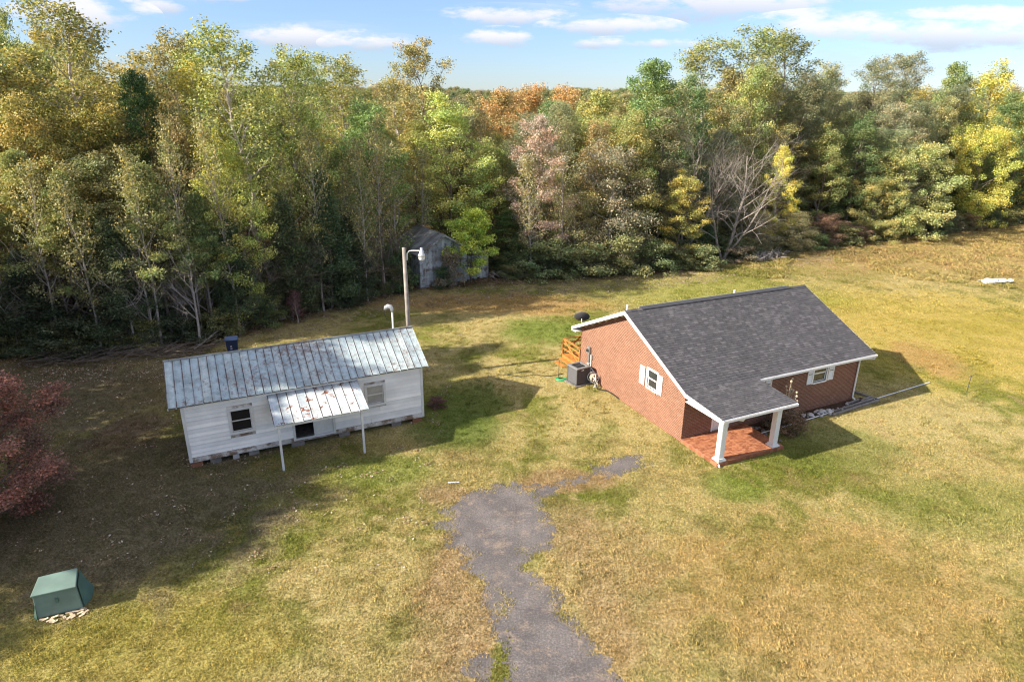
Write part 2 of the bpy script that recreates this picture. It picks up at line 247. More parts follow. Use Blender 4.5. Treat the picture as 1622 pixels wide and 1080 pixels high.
# ---------------------------------------------------------------- object helpers
def tag(o, label=None, cat=None, group=None, kind=None):
    if label: o['label'] = label
    if cat: o['category'] = cat
    if group: o['group'] = group
    if kind: o['kind'] = kind
    return o
def thing(name, label, cat, loc=(0, 0, 0), rz=0., group=None):
    o = bpy.data.objects.new(name, None); o.empty_display_size = .2; col.objects.link(o)
    o.location = loc; o.rotation_euler = (0, 0, rz); return tag(o, label, cat, group)
def add(name, mesh, parent=None, kind=None, label=None, loc=None):
    o = bpy.data.objects.new(name, mesh); col.objects.link(o); o.parent = parent
    if loc: o.location = loc
    return tag(o, label, None, None, kind)
class MB:
    def __init__(s): s.v = []; s.f = []; s.a = []
    def poly(s, vs, fs, a=.5):
        b = len(s.v); s.v += [tuple(x) for x in vs]; s.f += [tuple(b+i for i in f) for f in fs]; s.a += [a]*len(fs); return s
    def box(s, x0, x1, y0, y1, z0, z1, a=.5):
        return s.poly([(x0,y0,z0),(x1,y0,z0),(x1,y1,z0),(x0,y1,z0),(x0,y0,z1),(x1,y0,z1),(x1,y1,z1),(x0,y1,z1)],
                      [(0,3,2,1),(4,5,6,7),(0,1,5,4),(1,2,6,5),(2,3,7,6),(3,0,4,7)], a)
    def slab(s, q, th, a=.5):
        """four top points (counter-clockwise from above) extruded down by th"""
        q = [Vector(p) for p in q]; d = Vector((0, 0, -th))
        return s.poly(q + [p+d for p in q], [(0,1,2,3),(7,6,5,4),(0,4,5,1),(1,5,6,2),(2,6,7,3),(3,7,4,0)], a)
    def prism(s, pts, axis, a0, a1, a=.5):
        """pts = 2D outline; axis 'x': (y,z) outline extruded from x=a0 to a1; 'y': (x,z); 'z': (x,y)"""
        n = len(pts)
        mk = {'x': lambda p, k: (k, p[0], p[1]), 'y': lambda p, k: (p[0], k, p[1]), 'z': lambda p, k: (p[0], p[1], k)}[axis]
        vs = [mk(p, a0) for p in pts] + [mk(p, a1) for p in pts]
        return s.poly(vs, [tuple(range(n))[::-1], tuple(range(n, 2*n))] + [(i, (i+1) % n, n+(i+1) % n, n+i) for i in range(n)], a)
    def bar(s, p, q, wd, ht, a=.5):
        p, q = Vector(p), Vector(q); d = (q-p).normalized(); up = Vector((0,0,1)) if abs(d.z) < .95 else Vector((1,0,0))
        x = d.cross(up).normalized()*wd/2; y = x.cross(d).normalized()*ht/2
        return s.poly([p-x-y, p+x-y, p+x+y, p-x+y, q-x-y, q+x-y, q+x+y, q-x+y], [(0,3,2,1),(4,5,6,7),(0,1,5,4),(1,2,6,5),(2,3,7,6),(3,0,4,7)], a)
    def tube(s, pts, rad, n=6, a=.5, cap=True):
        pts = [Vector(p) for p in pts]
        if not hasattr(rad, '__len__'): rad = [rad]*len(pts)
        b = len(s.v); ref = None
        for i, p in enumerate(pts):
            d = (pts[min(i+1, len(pts)-1)] - pts[max(i-1, 0)]).normalized()
            if ref is None: ref = d.orthogonal().normalized()
            ref = (ref - d*ref.dot(d)).normalized(); y = d.cross(ref)
            for k in range(n):
                th = 2*math.pi*k/n; q = p + (ref*math.cos(th) + y*math.sin(th))*rad[i]; s.v.append((q.x, q.y, q.z))
        for i in range(len(pts)-1):
            for k in range(n):
                s.f.append((b+i*n+k, b+i*n+(k+1) % n, b+(i+1)*n+(k+1) % n, b+(i+1)*n+k)); s.a.append(a)
        if cap:
            s.f.append(tuple(b+k for k in range(n))[::-1]); s.f.append(tuple(b+(len(pts)-1)*n+k for k in range(n))); s.a += [a, a]
        return s
    def lathe(s, prof, c=(0, 0, 0), n=20, a=.5):
        b = len(s.v)
        for r, z in prof:
            for k in range(n): s.v.append((c[0]+r*math.cos(2*math.pi*k/n), c[1]+r*math.sin(2*math.pi*k/n), c[2]+z))
        for i in range(len(prof)-1):
            for k in range(n): s.f.append((b+i*n+k, b+i*n+(k+1) % n, b+(i+1)*n+(k+1) % n, b+(i+1)*n+k)); s.a.append(a)
        return s
    def mesh(s, name, mt, smooth=False, bevel=0):
        me = bpy.data.meshes.new(name); me.from_pydata(s.v, [], s.f)
        at = me.attributes.new('v', 'FLOAT', 'FACE'); at.data.foreach_set('value', s.a)
        me.materials.append(mt); me.update()
        if smooth: me.polygons.foreach_set('use_smooth', [True]*len(me.polygons))
        return me
    def part(s, name, mt, parent=None, kind=None, label=None, smooth=False, bevel=0.):
        o = add(name, s.mesh(name, mt, smooth), parent, kind, label)
        if bevel:
            b = o.modifiers.new('bevel', 'BEVEL'); b.width = bevel; b.segments = 2; b.limit_method = 'ANGLE'
        return o
def box(name, mt, parent, *e, label=None, bevel=0.): return MB().box(*e).part(name, mt, parent, label=label, bevel=bevel)
def children(o): return [c for c in bpy.data.objects if c.parent == o]
def new_mesh(name, V, F, mt, attrs=()):
    me = bpy.data.meshes.new(name); n, k = len(F), F.shape[1]
    me.vertices.add(len(V)); me.vertices.foreach_set('co', V.astype(np.float32).ravel())
    me.loops.add(n*k); me.loops.foreach_set('vertex_index', F.astype(np.int32).ravel())
    me.polygons.add(n); me.polygons.foreach_set('loop_start', np.arange(0, n*k, k, dtype=np.int32)); me.polygons.foreach_set('loop_total', np.full(n, k, dtype=np.int32))
    me.update(calc_edges=True)
    for nm, arr in attrs:
        a = me.attributes.new(nm, 'FLOAT', 'FACE'); a.data.foreach_set('value', arr.astype(np.float32))
    me.materials.append(mt); return me
def scatter(name, P, protos, mats=None, smin=.8, smax=1.2, seed=1, kind='stuff', scales=None, tilt=0.):
    """one object that instances hidden-away prototype meshes on its own points (geometry nodes)"""
    rng = np.random.default_rng(seed); n = len(P)
    me = bpy.data.meshes.new(name); me.vertices.add(n); me.vertices.foreach_set('co', P.astype(np.float32).ravel())
    sc_ = rng.uniform(smin, smax, n) if scales is None else scales
    for nm, arr, ty in (('rz', rng.uniform(0, 6.283, n), 'FLOAT'), ('sc', sc_, 'FLOAT')):
        a = me.attributes.new(nm, ty, 'POINT'); a.data.foreach_set('value', arr.astype(np.float32))
    a = me.attributes.new('ix', 'INT', 'POINT'); a.data.foreach_set('value', rng.integers(0, len(protos), n).astype(np.int32))
    o = bpy.data.objects.new(name, me); col.objects.link(o); tag(o, kind=kind)
    pc = bpy.data.collections.new(name + '_sources')
    for i, pm in enumerate(protos): pc.objects.link(bpy.data.objects.new('%s_source' % name, pm))
    ng = bpy.data.node_groups.new(name, 'GeometryNodeTree')
    ng.interface.new_socket('Geometry', in_out='INPUT', socket_type='NodeSocketGeometry'); ng.interface.new_socket('Geometry', in_out='OUTPUT', socket_type='NodeSocketGeometry')
    t = NT(ng); gi = t.a('NodeGroupInput'); go = t.a('NodeGroupOutput')
    def na(nm, ty):
        x = t.a('GeometryNodeInputNamedAttribute', data_type=ty); x.inputs['Name'].default_value = nm
        return [q for q in x.outputs if q.enabled and q.name == 'Attribute'][0]
    ci = t.a('GeometryNodeCollectionInfo'); ci.inputs['Collection'].default_value = pc
    ci.inputs['Separate Children'].default_value = True; ci.inputs['Reset Children'].default_value = True
    ip = t.a('GeometryNodeInstanceOnPoints'); ip.inputs['Pick Instance'].default_value = True
    t.l.new(gi.outputs[0], ip.inputs['Points']); t.l.new(ci.outputs[0], ip.inputs['Instance'])
    t.l.new(na('ix', 'INT'), ip.inputs['Instance Index'])
    t.l.new(t.comb(0., 0., na('rz', 'FLOAT')), ip.inputs['Rotation']); t.l.new(na('sc', 'FLOAT'), ip.inputs['Scale'])
    t.l.new(ip.outputs[0], go.inputs[0])
    md = o.modifiers.new('scatter', 'NODES'); md.node_group = ng
    return o

# ---------------------------------------------------------------- ground, drive
g = MB(); g.poly([(-2500,-600,0),(2500,-600,0),(2500,4000,0),(-2500,4000,0)], [(0,1,2,3)])
g.part('ground', M['ground'], kind='structure')
def in_poly(px, py, poly):
    x, y = np.asarray(px), np.asarray(py); c = np.zeros(x.shape, bool); n = len(poly)
    for i in range(n):
        (x0, y0), (x1, y1) = poly[i], poly[(i+1) % n]
        k = ((y0 > y) != (y1 > y)) & (x < (x1-x0)*(y-y0)/((y1-y0) or 1e-9)+x0); c ^= k
    return c
def dist_poly(x, y, poly):
    d = np.full(x.shape, 1e9); n = len(poly)
    for i in range(n):
        a = np.array(poly[i]); b = np.array(poly[(i+1) % n]); ab = b-a
        t = np.clip(((x-a[0])*ab[0]+(y-a[1])*ab[1])/(ab@ab), 0, 1)
        d = np.minimum(d, np.hypot(x-a[0]-t*ab[0], y-a[1]-t*ab[1]))
    return np.where(in_poly(x, y, poly), -d, d)
DRIVE = [[(-2.4,20.6),(-1.83,21.9),(-.48,22.5),(.3,22.3),(1.1,21.4),(1.45,19.9),(1.2,18.4),(.75,18.1),(.55,17.6),(.9,17.1),(1.45,16.35),(1.62,15.5),(2.2,14.5),(2.9,12.9),(3.3,9),(3.2,4),(-.4,4),(-.2,9),(-.12,12.9),(-.45,14.65),(-.75,16.6),(-1.3,17.4),(-2.1,18.6),(-2.5,19.6)],
         [(2.0,22.1),(2.6,22.6),(3.3,23.4),(4.3,24.45),(5.6,24.6),(5.7,23.7),(4.6,23.2),(3.6,23.1),(2.9,22.5)],
         [(.2,21.9),(1.1,22.1),(2.3,22.6),(2.2,22.0),(1.2,21.6)],
         [(-1.05,14.0),(-.65,13.75),(-.45,12.9),(-.4,9),(-1.0,9),(-.85,12.9)]]
def fbm(x, y, seed, f=1.0, oct=4):
    rng = np.random.default_rng(seed); out = np.zeros_like(x); amp = 1
    for o in range(oct):
        G = rng.uniform(-1, 1, (256, 256)); xs = (x*f) % 255; ys = (y*f) % 255
        i = np.floor(xs).astype(int); j = np.floor(ys).astype(int); a = xs-i; b = ys-j; a = a*a*(3-2*a); b = b*b*(3-2*b)
        i2 = (i+1) % 256; j2 = (j+1) % 256
        out += amp*((G[i, j]*(1-a)+G[i2, j]*a)*(1-b)+(G[i, j2]*(1-a)+G[i2, j2]*a)*b); f *= 2.1; amp *= .55
    return out
def drive_field(x, y):
    d = np.minimum.reduce([dist_poly(x, y, p)-(0.0 if i == 0 else .10) for i, p in enumerate(DRIVE)])
    return d + fbm(x, y, 5, 1.5, 5)*.26 + fbm(x, y, 15, 6., 3)*.17 + np.where(y > 21.6, .08, 0)
cs = .05; gx = np.arange(-3.2, 6.4, cs); gy = np.arange(4, 25.2, cs); GX, GY = np.meshgrid(gx, gy)
ok = drive_field(GX+cs/2, GY+cs/2) < 0
idx = np.argwhere(ok); ny, nx = GX.shape
vid = -np.ones((ny+1, nx+1), int); corners = np.concatenate([idx, idx+[0,1], idx+[1,1], idx+[1,0]])
uq = np.unique(corners, axis=0); vid[uq[:,0], uq[:,1]] = np.arange(len(uq))
V = np.stack([gx[0]+uq[:,1]*cs, gy[0]+uq[:,0]*cs, np.full(len(uq), .006)], 1)
V[:, :2] += np.random.default_rng(3).uniform(-.015, .015, (len(V), 2))
Fc = np.stack([vid[idx[:,0],idx[:,1]], vid[idx[:,0],idx[:,1]+1], vid[idx[:,0]+1,idx[:,1]+1], vid[idx[:,0]+1,idx[:,1]]], 1)
add('driveway', new_mesh('driveway', V, Fc, M['asphalt']), kind='structure')

BH, BY = (7.61, 25.87), .438; WH, WY = (-13.16, 23.28), .455
def to_world(o, a, u, v): return (o[0]+u*math.cos(a)-v*math.sin(a), o[1]+u*math.sin(a)+v*math.cos(a))
def local(o, a, x, y): dx, dy = x-o[0], y-o[1]; return dx*math.cos(a)+dy*math.sin(a), -dx*math.sin(a)+dy*math.cos(a)

# ---------------------------------------------------------------- grass (stuff): tufts on points
def tuft(seed, n, rad, h, wdt, lay):
    rng = np.random.default_rng(seed); V = []; F = []; A = []
    for i in range(n):
        a, r = rng.uniform(0, 6.283), rad*math.sqrt(rng.random()); x, y = r*math.cos(a), r*math.sin(a)
        b = rng.uniform(0, 6.283); L = h*rng.uniform(.5, 1.2); k = lay*rng.uniform(.3, 1.3)
        dx, dy = math.cos(b), math.sin(b); w2 = wdt*rng.uniform(.6, 1.3)/2
        m_ = len(V); V += [(x-dy*w2, y+dx*w2, 0), (x+dy*w2, y-dx*w2, 0), (x+dx*k*L*.5+dy*w2*.7, y+dy*k*L*.5-dx*w2*.7, L*.75), (x+dx*k*L*1.2, y+dy*k*L*1.2, L)]
        F.append((m_, m_+1, m_+2, m_+3)); A.append(rng.random())
    return new_mesh('grass_tuft', np.array(V), np.array(F), M['grass'], [('v', np.array(A))])
rng = np.random.default_rng(11)
def lawn_points(n, x0, x1, y0, y1):
    x = rng.uniform(x0, x1, n); y = rng.uniform(y0, y1, n)
    k = (np.abs(x) < 1.0*y+3)
    x, y = x[k], y[k]
    k = drive_field(x, y) > rng.uniform(-.35, .12, len(x))**1
    for o, a, L, W_ in ((BH, BY, 11.1, 9.0), (WH, WY, 10.1, 4.2)):
        u, v = local(o, a, x, y); k &= ~((u > -.05) & (u < L) & (v > -.05) & (v < W_))
    u, v = local(BH, BY, x, y); k &= ~((u > -.05) & (u < 3.9) & (v > -2.5) & (v < 0)); k &= ~((u > 3.9) & (u < 12) & (v > -.8) & (v < 0))
    e = edge_y(x) - y; k &= rng.random(len(x)) < np.clip((e+2.5)/5, .03, 1)
    return np.stack([x[k], y[k], np.zeros(k.sum())], 1)
P1 = np.concatenate([lawn_points(82000, -24, 24, 8, 26), lawn_points(46000, -28, 44, 26, 45)])
scatter('short_grass', P1, [tuft(i, 18, .18, .045, .017, 1.3) for i in range(5)], smin=.5, smax=1.1, seed=2)
P1 = lawn_points(60000, -24, 90, 45, 96)
scatter('distant_grass', P1, [tuft(20+i, 13, .32, .06, .035, 2.2) for i in range(4)], smin=.7, smax=1.35, seed=3)
x = rng.uniform(18, 95, 60000); y = rng.uniform(48, 97, 60000)
k = ((y + .10*x + fbm(x, y, 9, .12, 3)*7) > 59) & (x > 24+fbm(x, y, 8, .1, 3)*6) & (y < edge_y(x)+1) & (x < y*.95)
k &= (fbm(x, y, 6, .35, 3) > -.35)
scatter('tall_meadow_grass', np.stack([x[k], y[k], 0*x[k]], 1), [tuft(40+i, 20, .40, .26, .022, .8) for i in range(4)], smin=.4, smax=1.2, seed=4)
# coarser clumps in the mown lawn, as everywhere in the photo
x = rng.uniform(-20, 30, 9000); y = rng.uniform(9, 44, 9000)
k = (fbm(x, y, 14, .5, 3) > .25) & (drive_field(x, y) > .05) & (np.abs(x) < y+2)
for o, a, L, W_ in ((BH, BY, 12., 9.2), (WH, WY, 10.3, 4.4)):
    u, v = local(o, a, x, y); k &= ~((u > -.3) & (u < L) & (v > -3) & (v < W_))
scatter('coarse_grass_clumps', np.stack([x[k], y[k], 0*x[k]], 1), [tuft(60+i, 22, .13, .085, .018, 1.0) for i in range(4)], smin=.6, smax=1.2, seed=5)

# ---------------------------------------------------------------- windows
def window(parent, loc, rz, wd, ht, casing=.07, pane=None, sash=.045, name='window', depth=.10, label=None, cm=None):
    """x along the wall, -y outwards; origin = lower left corner of the opening"""
    cm = cm or M['white']; pane = pane or M['glass']
    f = MB(); c = casing; p = -.03
    f.box(-c, 0, p, depth, -c, ht+c); f.box(wd, wd+c, p, depth, -c, ht+c); f.box(0, wd, p, depth, ht, ht+c); f.box(0, wd, p-.025, depth, -c, 0)
    s = sash; mid = ht*.5
    for z0, z1, y0 in ((0, mid, .045), (mid, ht, .015)):
        f.box(0.001, s, y0, y0+.028, z0, z1); f.box(wd-s, wd-.001, y0, y0+.028, z0, z1)
        f.box(s, wd-s, y0, y0+.028, z0+.001, z0+s); f.box(s, wd-s, y0, y0+.028, z1-s, z1-.001)
    o = f.part(name, cm, parent, label=label); o.location = loc; o.rotation_euler = (0, 0, rz)
    for z0, z1, y0 in ((0, mid, .057), (mid, ht, .027)):
        box('pane', pane, o, s, wd-s, y0, y0+.006, z0+s, z1-s)
    return o
def shutter(parent, loc, rz, wd, ht):
    f = MB(); f.box(0, .05, -.035, 0, 0, ht); f.box(wd-.05, wd, -.035, 0, 0, ht)
    for z0 in (0, ht*.48, ht-.06): f.box(.05, wd-.05, -.035, 0, z0, z0+.06)
    o = f.part('shutter', M['white'], parent); o.location = loc; o.rotation_euler = (0, 0, rz)
    s = MB(); z = .06
    while z < ht-.07:
        if not (ht*.48-.03 < z < ht*.48+.06): s.poly([(.05,-.026,z),(wd-.05,-.026,z),(wd-.05,-.008,z+.034),(.05,-.008,z+.034),(.05,-.004,z),(wd-.05,-.004,z),(wd-.05,-.001,z+.034),(.05,-.001,z+.034)], [(0,1,2,3),(0,4,5,1),(3,2,6,7)])
        z += .036
    so_ = s.part('louvre_slats', M['white'], o, kind='stuff'); return o

# ================================================================ BRICK HOUSE
L, W, EZ, SL = 11.02, 8.89, 2.64, .470
RID = EZ + (W/2+.43)*SL
def rz_(v): return EZ + (min(v, W-v)+.43)*SL       # top of the roof
house = thing('brick_house', 'single-storey red brick house with dark shingle gable roof and white trim', 'house', (BH[0], BH[1], 0), BY)
OPF = [(1.75, 2.66, .18, 2.2), (3.72, 4.58, 1.5, 2.38), (7.86, 8.74, 1.5, 2.38)]      # openings in the front wall
OPG = [(2.03, 2.79, 1.62, 2.52)]
def wall_cells(mb, axis, a0, a1, top, ops, t0, t1, zbot=0.):
    """wall of thickness t0..t1 running a0..a1 with rectangular openings; top = function"""
    cuts = sorted({a0, a1} | {q for o in ops for q in o[:2]} | ({W/2} if axis == 'x' and a0 < W/2 < a1 else set()))
    for c0, c1 in zip(cuts[:-1], cuts[1:]):
        op = [o for o in ops if o[0] <= c0 and c1 <= o[1]]
        T0, T1 = top(c0+1e-4), top(c1-1e-4)
        segs = [(zbot, op[0][2], None), (op[0][3], None, 1)] if op else [(zbot, None, 1)]
        for z0, z1, tt in segs:
            if tt is None:
                if z1 - z0 < .01: continue
                pts = [(c0, z0), (c1, z0), (c1, z1), (c0, z1)]
            else: pts = [(c0, z0), (c1, z0), (c1, T1), (c0, T0)]
            mb.prism(pts, axis, t0, t1)
wl = MB()
wall_cells(wl, 'y', .2, L-.2, lambda u: 2.44, OPF, .014, .2)
wl.part('wall', M['mortar'], house); wl = MB()
wall_cells(wl, 'y', .2, L-.2, lambda u: 2.44, [], W-.2, W-.014); wl.part('wall', M['mortar'], house)
wl = MB(); tp = lambda v: rz_(v)-.15
wall_cells(wl, 'x', .014, W-.014, tp, OPG, .014, .2); wl.part('wall', M['mortar'], house); wl = MB(); wall_cells(wl, 'x', .014, W-.014, tp, [], L-.2, L-.014)
wl.part('wall', M['mortar'], house)
bk = MB(); rb = random.Random(4)
def bricks(side, a0, a1, top, ops):
    bw, bh, j = .198, .057, .018; k = 0; z = .004
    while z + bh < 5:
        off = 0 if k % 2 else (bw+j)/2; a = a0 - off
        while a < a1:
            b0, b1 = max(a, a0), min(a+bw, a1); a += bw + j
            if b1-b0 < .03: continue
            if max(top(b0), top(b1)) < z+bh and min(top(b0), top(b1)) < z+bh:
                if min(top(b0), top(b1)) < z + bh: continue
            if min(top(b0), top(b1)) < z+bh: continue
            segs = [(b0, b1)]
            for o in ops:
                if z+bh > o[2]-.06 and z < o[3]+.05:
                    ns = []
                    for s0, s1 in segs:
                        if s1 <= o[0]-.07 or s0 >= o[1]+.07: ns.append((s0, s1)); continue
                        if s0 < o[0]-.07: ns.append((s0, o[0]-.07))
                        if s1 > o[1]+.07: ns.append((o[1]+.07, s1))
                    segs = ns
            for s0, s1 in segs:
                if s1-s0 < .02: continue
                d = rb.uniform(-.0015, .0015); v_ = rb.random()**1.1
                if side == 'F': bk.box(s0, s1, d, .016, z, z+bh, v_)
                elif side == 'B': bk.box(s0, s1, W-.016, W+d, z, z+bh, v_)
                elif side == 'L': bk.box(d, .016, s0, s1, z, z+bh, v_)
                else: bk.box(L-.016, L+d, s0, s1, z, z+bh, v_)
        z += bh + j; k += 1
bricks('F', 0, L, lambda u: 2.46, OPF); bricks('L', .018, W-.018, lambda v: rz_(v)-.14, OPG)
bricks('B', 0, L, lambda u: 2.46, []); bricks('R', .018, W-.018, lambda v: rz_(v)-.14, [])
bk.part('brick_courses', M['brick'], house, kind='stuff')
# roof: decks
X0, X1, PX1 = -.38, L+.44, 3.69
roof = MB()
roof.slab([(X0,-.43,EZ-.02),(X1,-.43,EZ-.02),(X1,W/2,RID-.02),(X0,W/2,RID-.02)], .11)
roof.slab([(X1,W+.43,EZ-.02),(X0,W+.43,EZ-.02),(X0,W/2,RID-.02),(X1,W/2,RID-.02)], .11)
rf = roof.part('roof', M['deckunder'], house)
PV, PZ = -2.68, 2.455
pr = MB(); pr.slab([(X0,PV,PZ-.02),(PX1,PV,PZ-.02),(PX1,-.435,EZ-.022),(X0,-.435,EZ-.022)], .10)
prf = pr.part('porch_roof', M['deckunder'], house)
def shingle_field(mb, u0, u1, p_low, p_high, seed, wd=.30, ex=.135):
    """p_low/p_high = (v, z) of eave and ridge; courses of laminated tabs"""
    rr = random.Random(seed); v0, z0 = p_low; v1, z1 = p_high; ln = math.hypot(v1-v0, z1-z0); dv, dz = (v1-v0)/ln, (z1-z0)/ln
    nv, nz_ = -dz*(1 if dv > 0 else -1), abs(dv)
    n = int(ln/ex)
    e = ln/n
    for k in range(n):
        a = u0 - rr.uniform(0, wd)
        while a < u1:
            wt = wd*rr.choice([.4, .6, .8, 1.]); b0, b1 = max(a, u0), min(a+wt, u1); a += wt
            if b1-b0 < .02: continue
            hi = rr.choice([.010, .014, .018]); s0, s1 = k*e - (.02 if k == 0 else 0), (k+1)*e+.01
            def pt(u, s, h): return (u, v0+dv*s+nv*h, z0+dz*s+nz_*h)
            c = rr.random(); c = c**1.3 if hi < .02 else min(1, c*1.15)
            q = [pt(b0,s0,-.018),pt(b1,s0,-.018),pt(b1,s1,-.018),pt(b0,s1,-.018),pt(b0,s0,hi),pt(b1,s0,hi),pt(b1,s1,.002),pt(b0,s1,.002)]
            fs = [(4,5,6,7),(0,1,5,4),(1,2,6,5),(3,0,4,7)]
            if dv < 0: fs = [f[::-1] for f in fs]
            mb.poly(q, fs, c)
sh = MB(); shingle_field(sh, X0, X1, (-.43, EZ), (W/2, RID), 1); shingle_field(sh, X0, X1, (W+.43, EZ), (W/2, RID), 2)
sh.part('shingles', M['shingle'], rf, kind='stuff')
sh = MB(); shingle_field(sh, X0, PX1, (PV, PZ), (-.44, EZ), 3); sh.part('shingles', M['shingle'], prf, kind='stuff')
cp = MB(); n = 36
for i in range(n):
    a = X0 + (X1-X0)*i/n; b = X0 + (X1-X0)*(i+1)/n; vv = random.Random(i).random(); zt = RID+.035+(i % 2)*.004
    cp.poly([(a, W/2-.15, zt-.075), (b, W/2-.15, zt-.075), (b, W/2, zt), (a, W/2, zt), (a, W/2+.15, zt-.075), (b, W/2+.15, zt-.075)], [(0,1,2,3),(3,2,5,4)], vv)
cp.part('ridge_cap', M['shingle'], rf)
rv = MB(); rv.prism([(W/2-.13, RID+.005), (W/2, RID+.10), (W/2+.13, RID+.005)], 'x', .55, L-.8); rv.part('ridge_vent', M['darkmetal'], rf)
rv = MB(); rv.box(.55, L-.8, W/2+.132, W/2+.16, RID-.05, RID+.075); rv.part('vent_flashing', M['galv'], rf)
# white rake boards and fascias
tr = MB()
def rake(x0, x1):
    for a, b in (((-.43, EZ), (W/2, RID)), ((W+.43, EZ), (W/2, RID))):
        pts = [(a[0], a[1]-.004), (b[0], b[1]-.004), (b[0], b[1]-.20), (a[0], a[1]-.17)]
        tr.prism(pts, 'x', x0, x1)
rake(X0-.028, X0-.002); rake(X1+.002, X1+.028)
tr.prism([(-.432, EZ-.004), (PV, PZ-.004), (PV, PZ-.17), (-.432, EZ-.17)], 'x', X0-.03, X0-.004)
tr.box(PX1, X1, -.455, -.432, EZ-.17, EZ-.03); tr.box(X0, X1, W+.432, W+.455, EZ-.17, EZ-.03); tr.box(X0, PX1, PV-.024, PV-.002, PZ-.17, PZ-.03)
tr.prism([(-.46, EZ-.03), (PV, PZ-.03), (PV, PZ-.16), (-.46, EZ-.16)], 'x', PX1+.002, PX1+.026)
tr.part('fascia', M['white'], house)
sf = MB(); sf.box(PX1+.03, X1, -.43, 0, EZ-.19, EZ-.172); sf.box(X0, X1, W, W+.43, EZ-.19, EZ-.172)
sf.box(X0, PX1, PV, -.43, PZ-.19, PZ-.172); sf.box(X0-.02, 0, W-.02, W+.45, EZ-.21, EZ-.17)
sf.part('soffit', M['white'], house)
def gutter(x0, x1, y, z):
    m_ = MB(); m_.box(x0, x1, y-.11, y-.10, z-.10, z); m_.box(x0, x1, y-.10, y-.012, z-.10, z-.09); m_.box(x0, x1, y-.012, y-.002, z-.10, z-.005)
    m_.box(x0-.008, x0, y-.11, y-.002, z-.10, z); m_.box(x1, x1+.008, y-.11, y-.002, z-.10, z); return m_.part('gutter', M['white'], house)
gutter(PX1+.03, X1, -.457, EZ-.03); gutter(X0, PX1-.02, PV-.026, PZ-.03)
ds = MB(); ds.tube([(X1-.12,-.52,EZ-.13),(X1-.12,-.52,EZ-.24),(L-.12,-.10,EZ-.34),(L-.10,-.06,EZ-.45),(L-.10,-.06,.2),(L-.10,-.3,.08)], .042, 6)
ds.part('downspout', M['white'], house)
ds = MB(); ds.tube([(.75,PV-.08,PZ-.13),(.72,PV-.05,PZ-.24),(.50,-2.35,PZ-.28),(.46,-2.30,PZ-.40)], .04, 6); ds.tube([(.09,-2.3,PZ-.28),(.09,-2.3,.16),(.05,-2.46,.05)], .04, 6); ds.part('downspout', M['white'], house)
# porch floor and columns
pf = MB(); pf.box(0, 3.75, -2.35, -.001, 0, .165); slab = pf.part('porch_floor', M['paver_joint'], house)
pv = MB(); rr = random.Random(8)
v_ = -2.33; row = 0
while v_ < -.08:
    a = .02 - (row % 2)*.1; e1 = .14 if row == 0 else .095
    while a < 3.73:
        wdt = .2; b0, b1 = max(a, .02), min(a+wdt-.012, 3.73); a += wdt
        if b1-b0 > .03: pv.box(b0, b1, v_, v_+e1-.010, .16, .176+rr.uniform(0, .003), (rr.random() if row else .9))
    v_ += e1; row += 1
pv.part('pavers', M['paver'], slab, kind='stuff')
ed = MB()
for i in range(12): ed.box(-.012, .0, -2.33+i*.194, -2.33+i*.194+.183, .02, .15, rr.random())
for i in range(19): ed.box(.02+i*.197, .02+i*.197+.186, -2.362, -2.35, .02, .15, rr.random()*.6)
ed.part('brick_edging', M['paver'], slab, kind='stuff')
for cx_ in (.30, 3.32):
    c_ = MB(); c_.box(cx_-.13, cx_+.13, -2.25, -1.99, .30, PZ-.14); co = c_.part('column', M['white'], house, bevel=.012)
    MB().box(cx_-.21, cx_+.21, -2.33, -1.91, .176, .24).box(cx_-.165, cx_+.165, -2.285, -1.955, .24, .30).part('column_base', M['white'], co, bevel=.01)
    MB().box(cx_-.17, cx_+.17, -2.29, -1.95, PZ-.20, PZ-.141+.0).part('column_cap', M['white'], co)
bm_ = MB(); bm_.box(.0, 3.6, -2.20, -2.04, PZ-.172-.16, PZ-.195); bm_.part('porch_beam', M['white'], house)
dr = MB(); dr.box(1.75, 2.66, .05, .09, .18, 2.2); d_ = dr.part('door', M['white'], house)
MB().box(1.67, 1.75, -.02, .12, .18, 2.28).box(2.66, 2.74, -.02, .12, .18, 2.28).box(1.75, 2.66, -.02, .12, 2.2, 2.28).part('door_frame', M['white'], d_)
MB().box(1.87, 2.16, .03, .05, .4, 1.0).box(2.25, 2.54, .03, .05, .4, 1.0).box(1.87, 2.16, .03, .05, 1.15, 2.0).box(2.25, 2.54, .03, .05, 1.15, 2.0).part('door_panels', M['white'], d_)
MB().lathe([(0,0),(.03,.01),(.03,.04),(0,.05)], (2.58, .01, 1.1), 10).part('handle', M['galv'], d_)
for u in (3.72, 7.86):
    window(house, (u, .02, 1.5), 0, .86 if u < 5 else .88, .88)
    shutter(house, (u-.46, -.006, 1.49), 0, .38, .90); shutter(house, (u+(.96), -.006, 1.49), 0, .38, .90)
window(house, (.02, 2.79, 1.62), -math.pi/2, .76, .90)
shutter(house, (-.006, 3.34, 1.60), -math.pi/2, .39, .93); shutter(house, (-.006, 1.98, 1.60), -math.pi/2, .37, .93)
box('window_sill', M['paver'], house, -.035, .0, 2.02, 2.82, 1.47, 1.545)
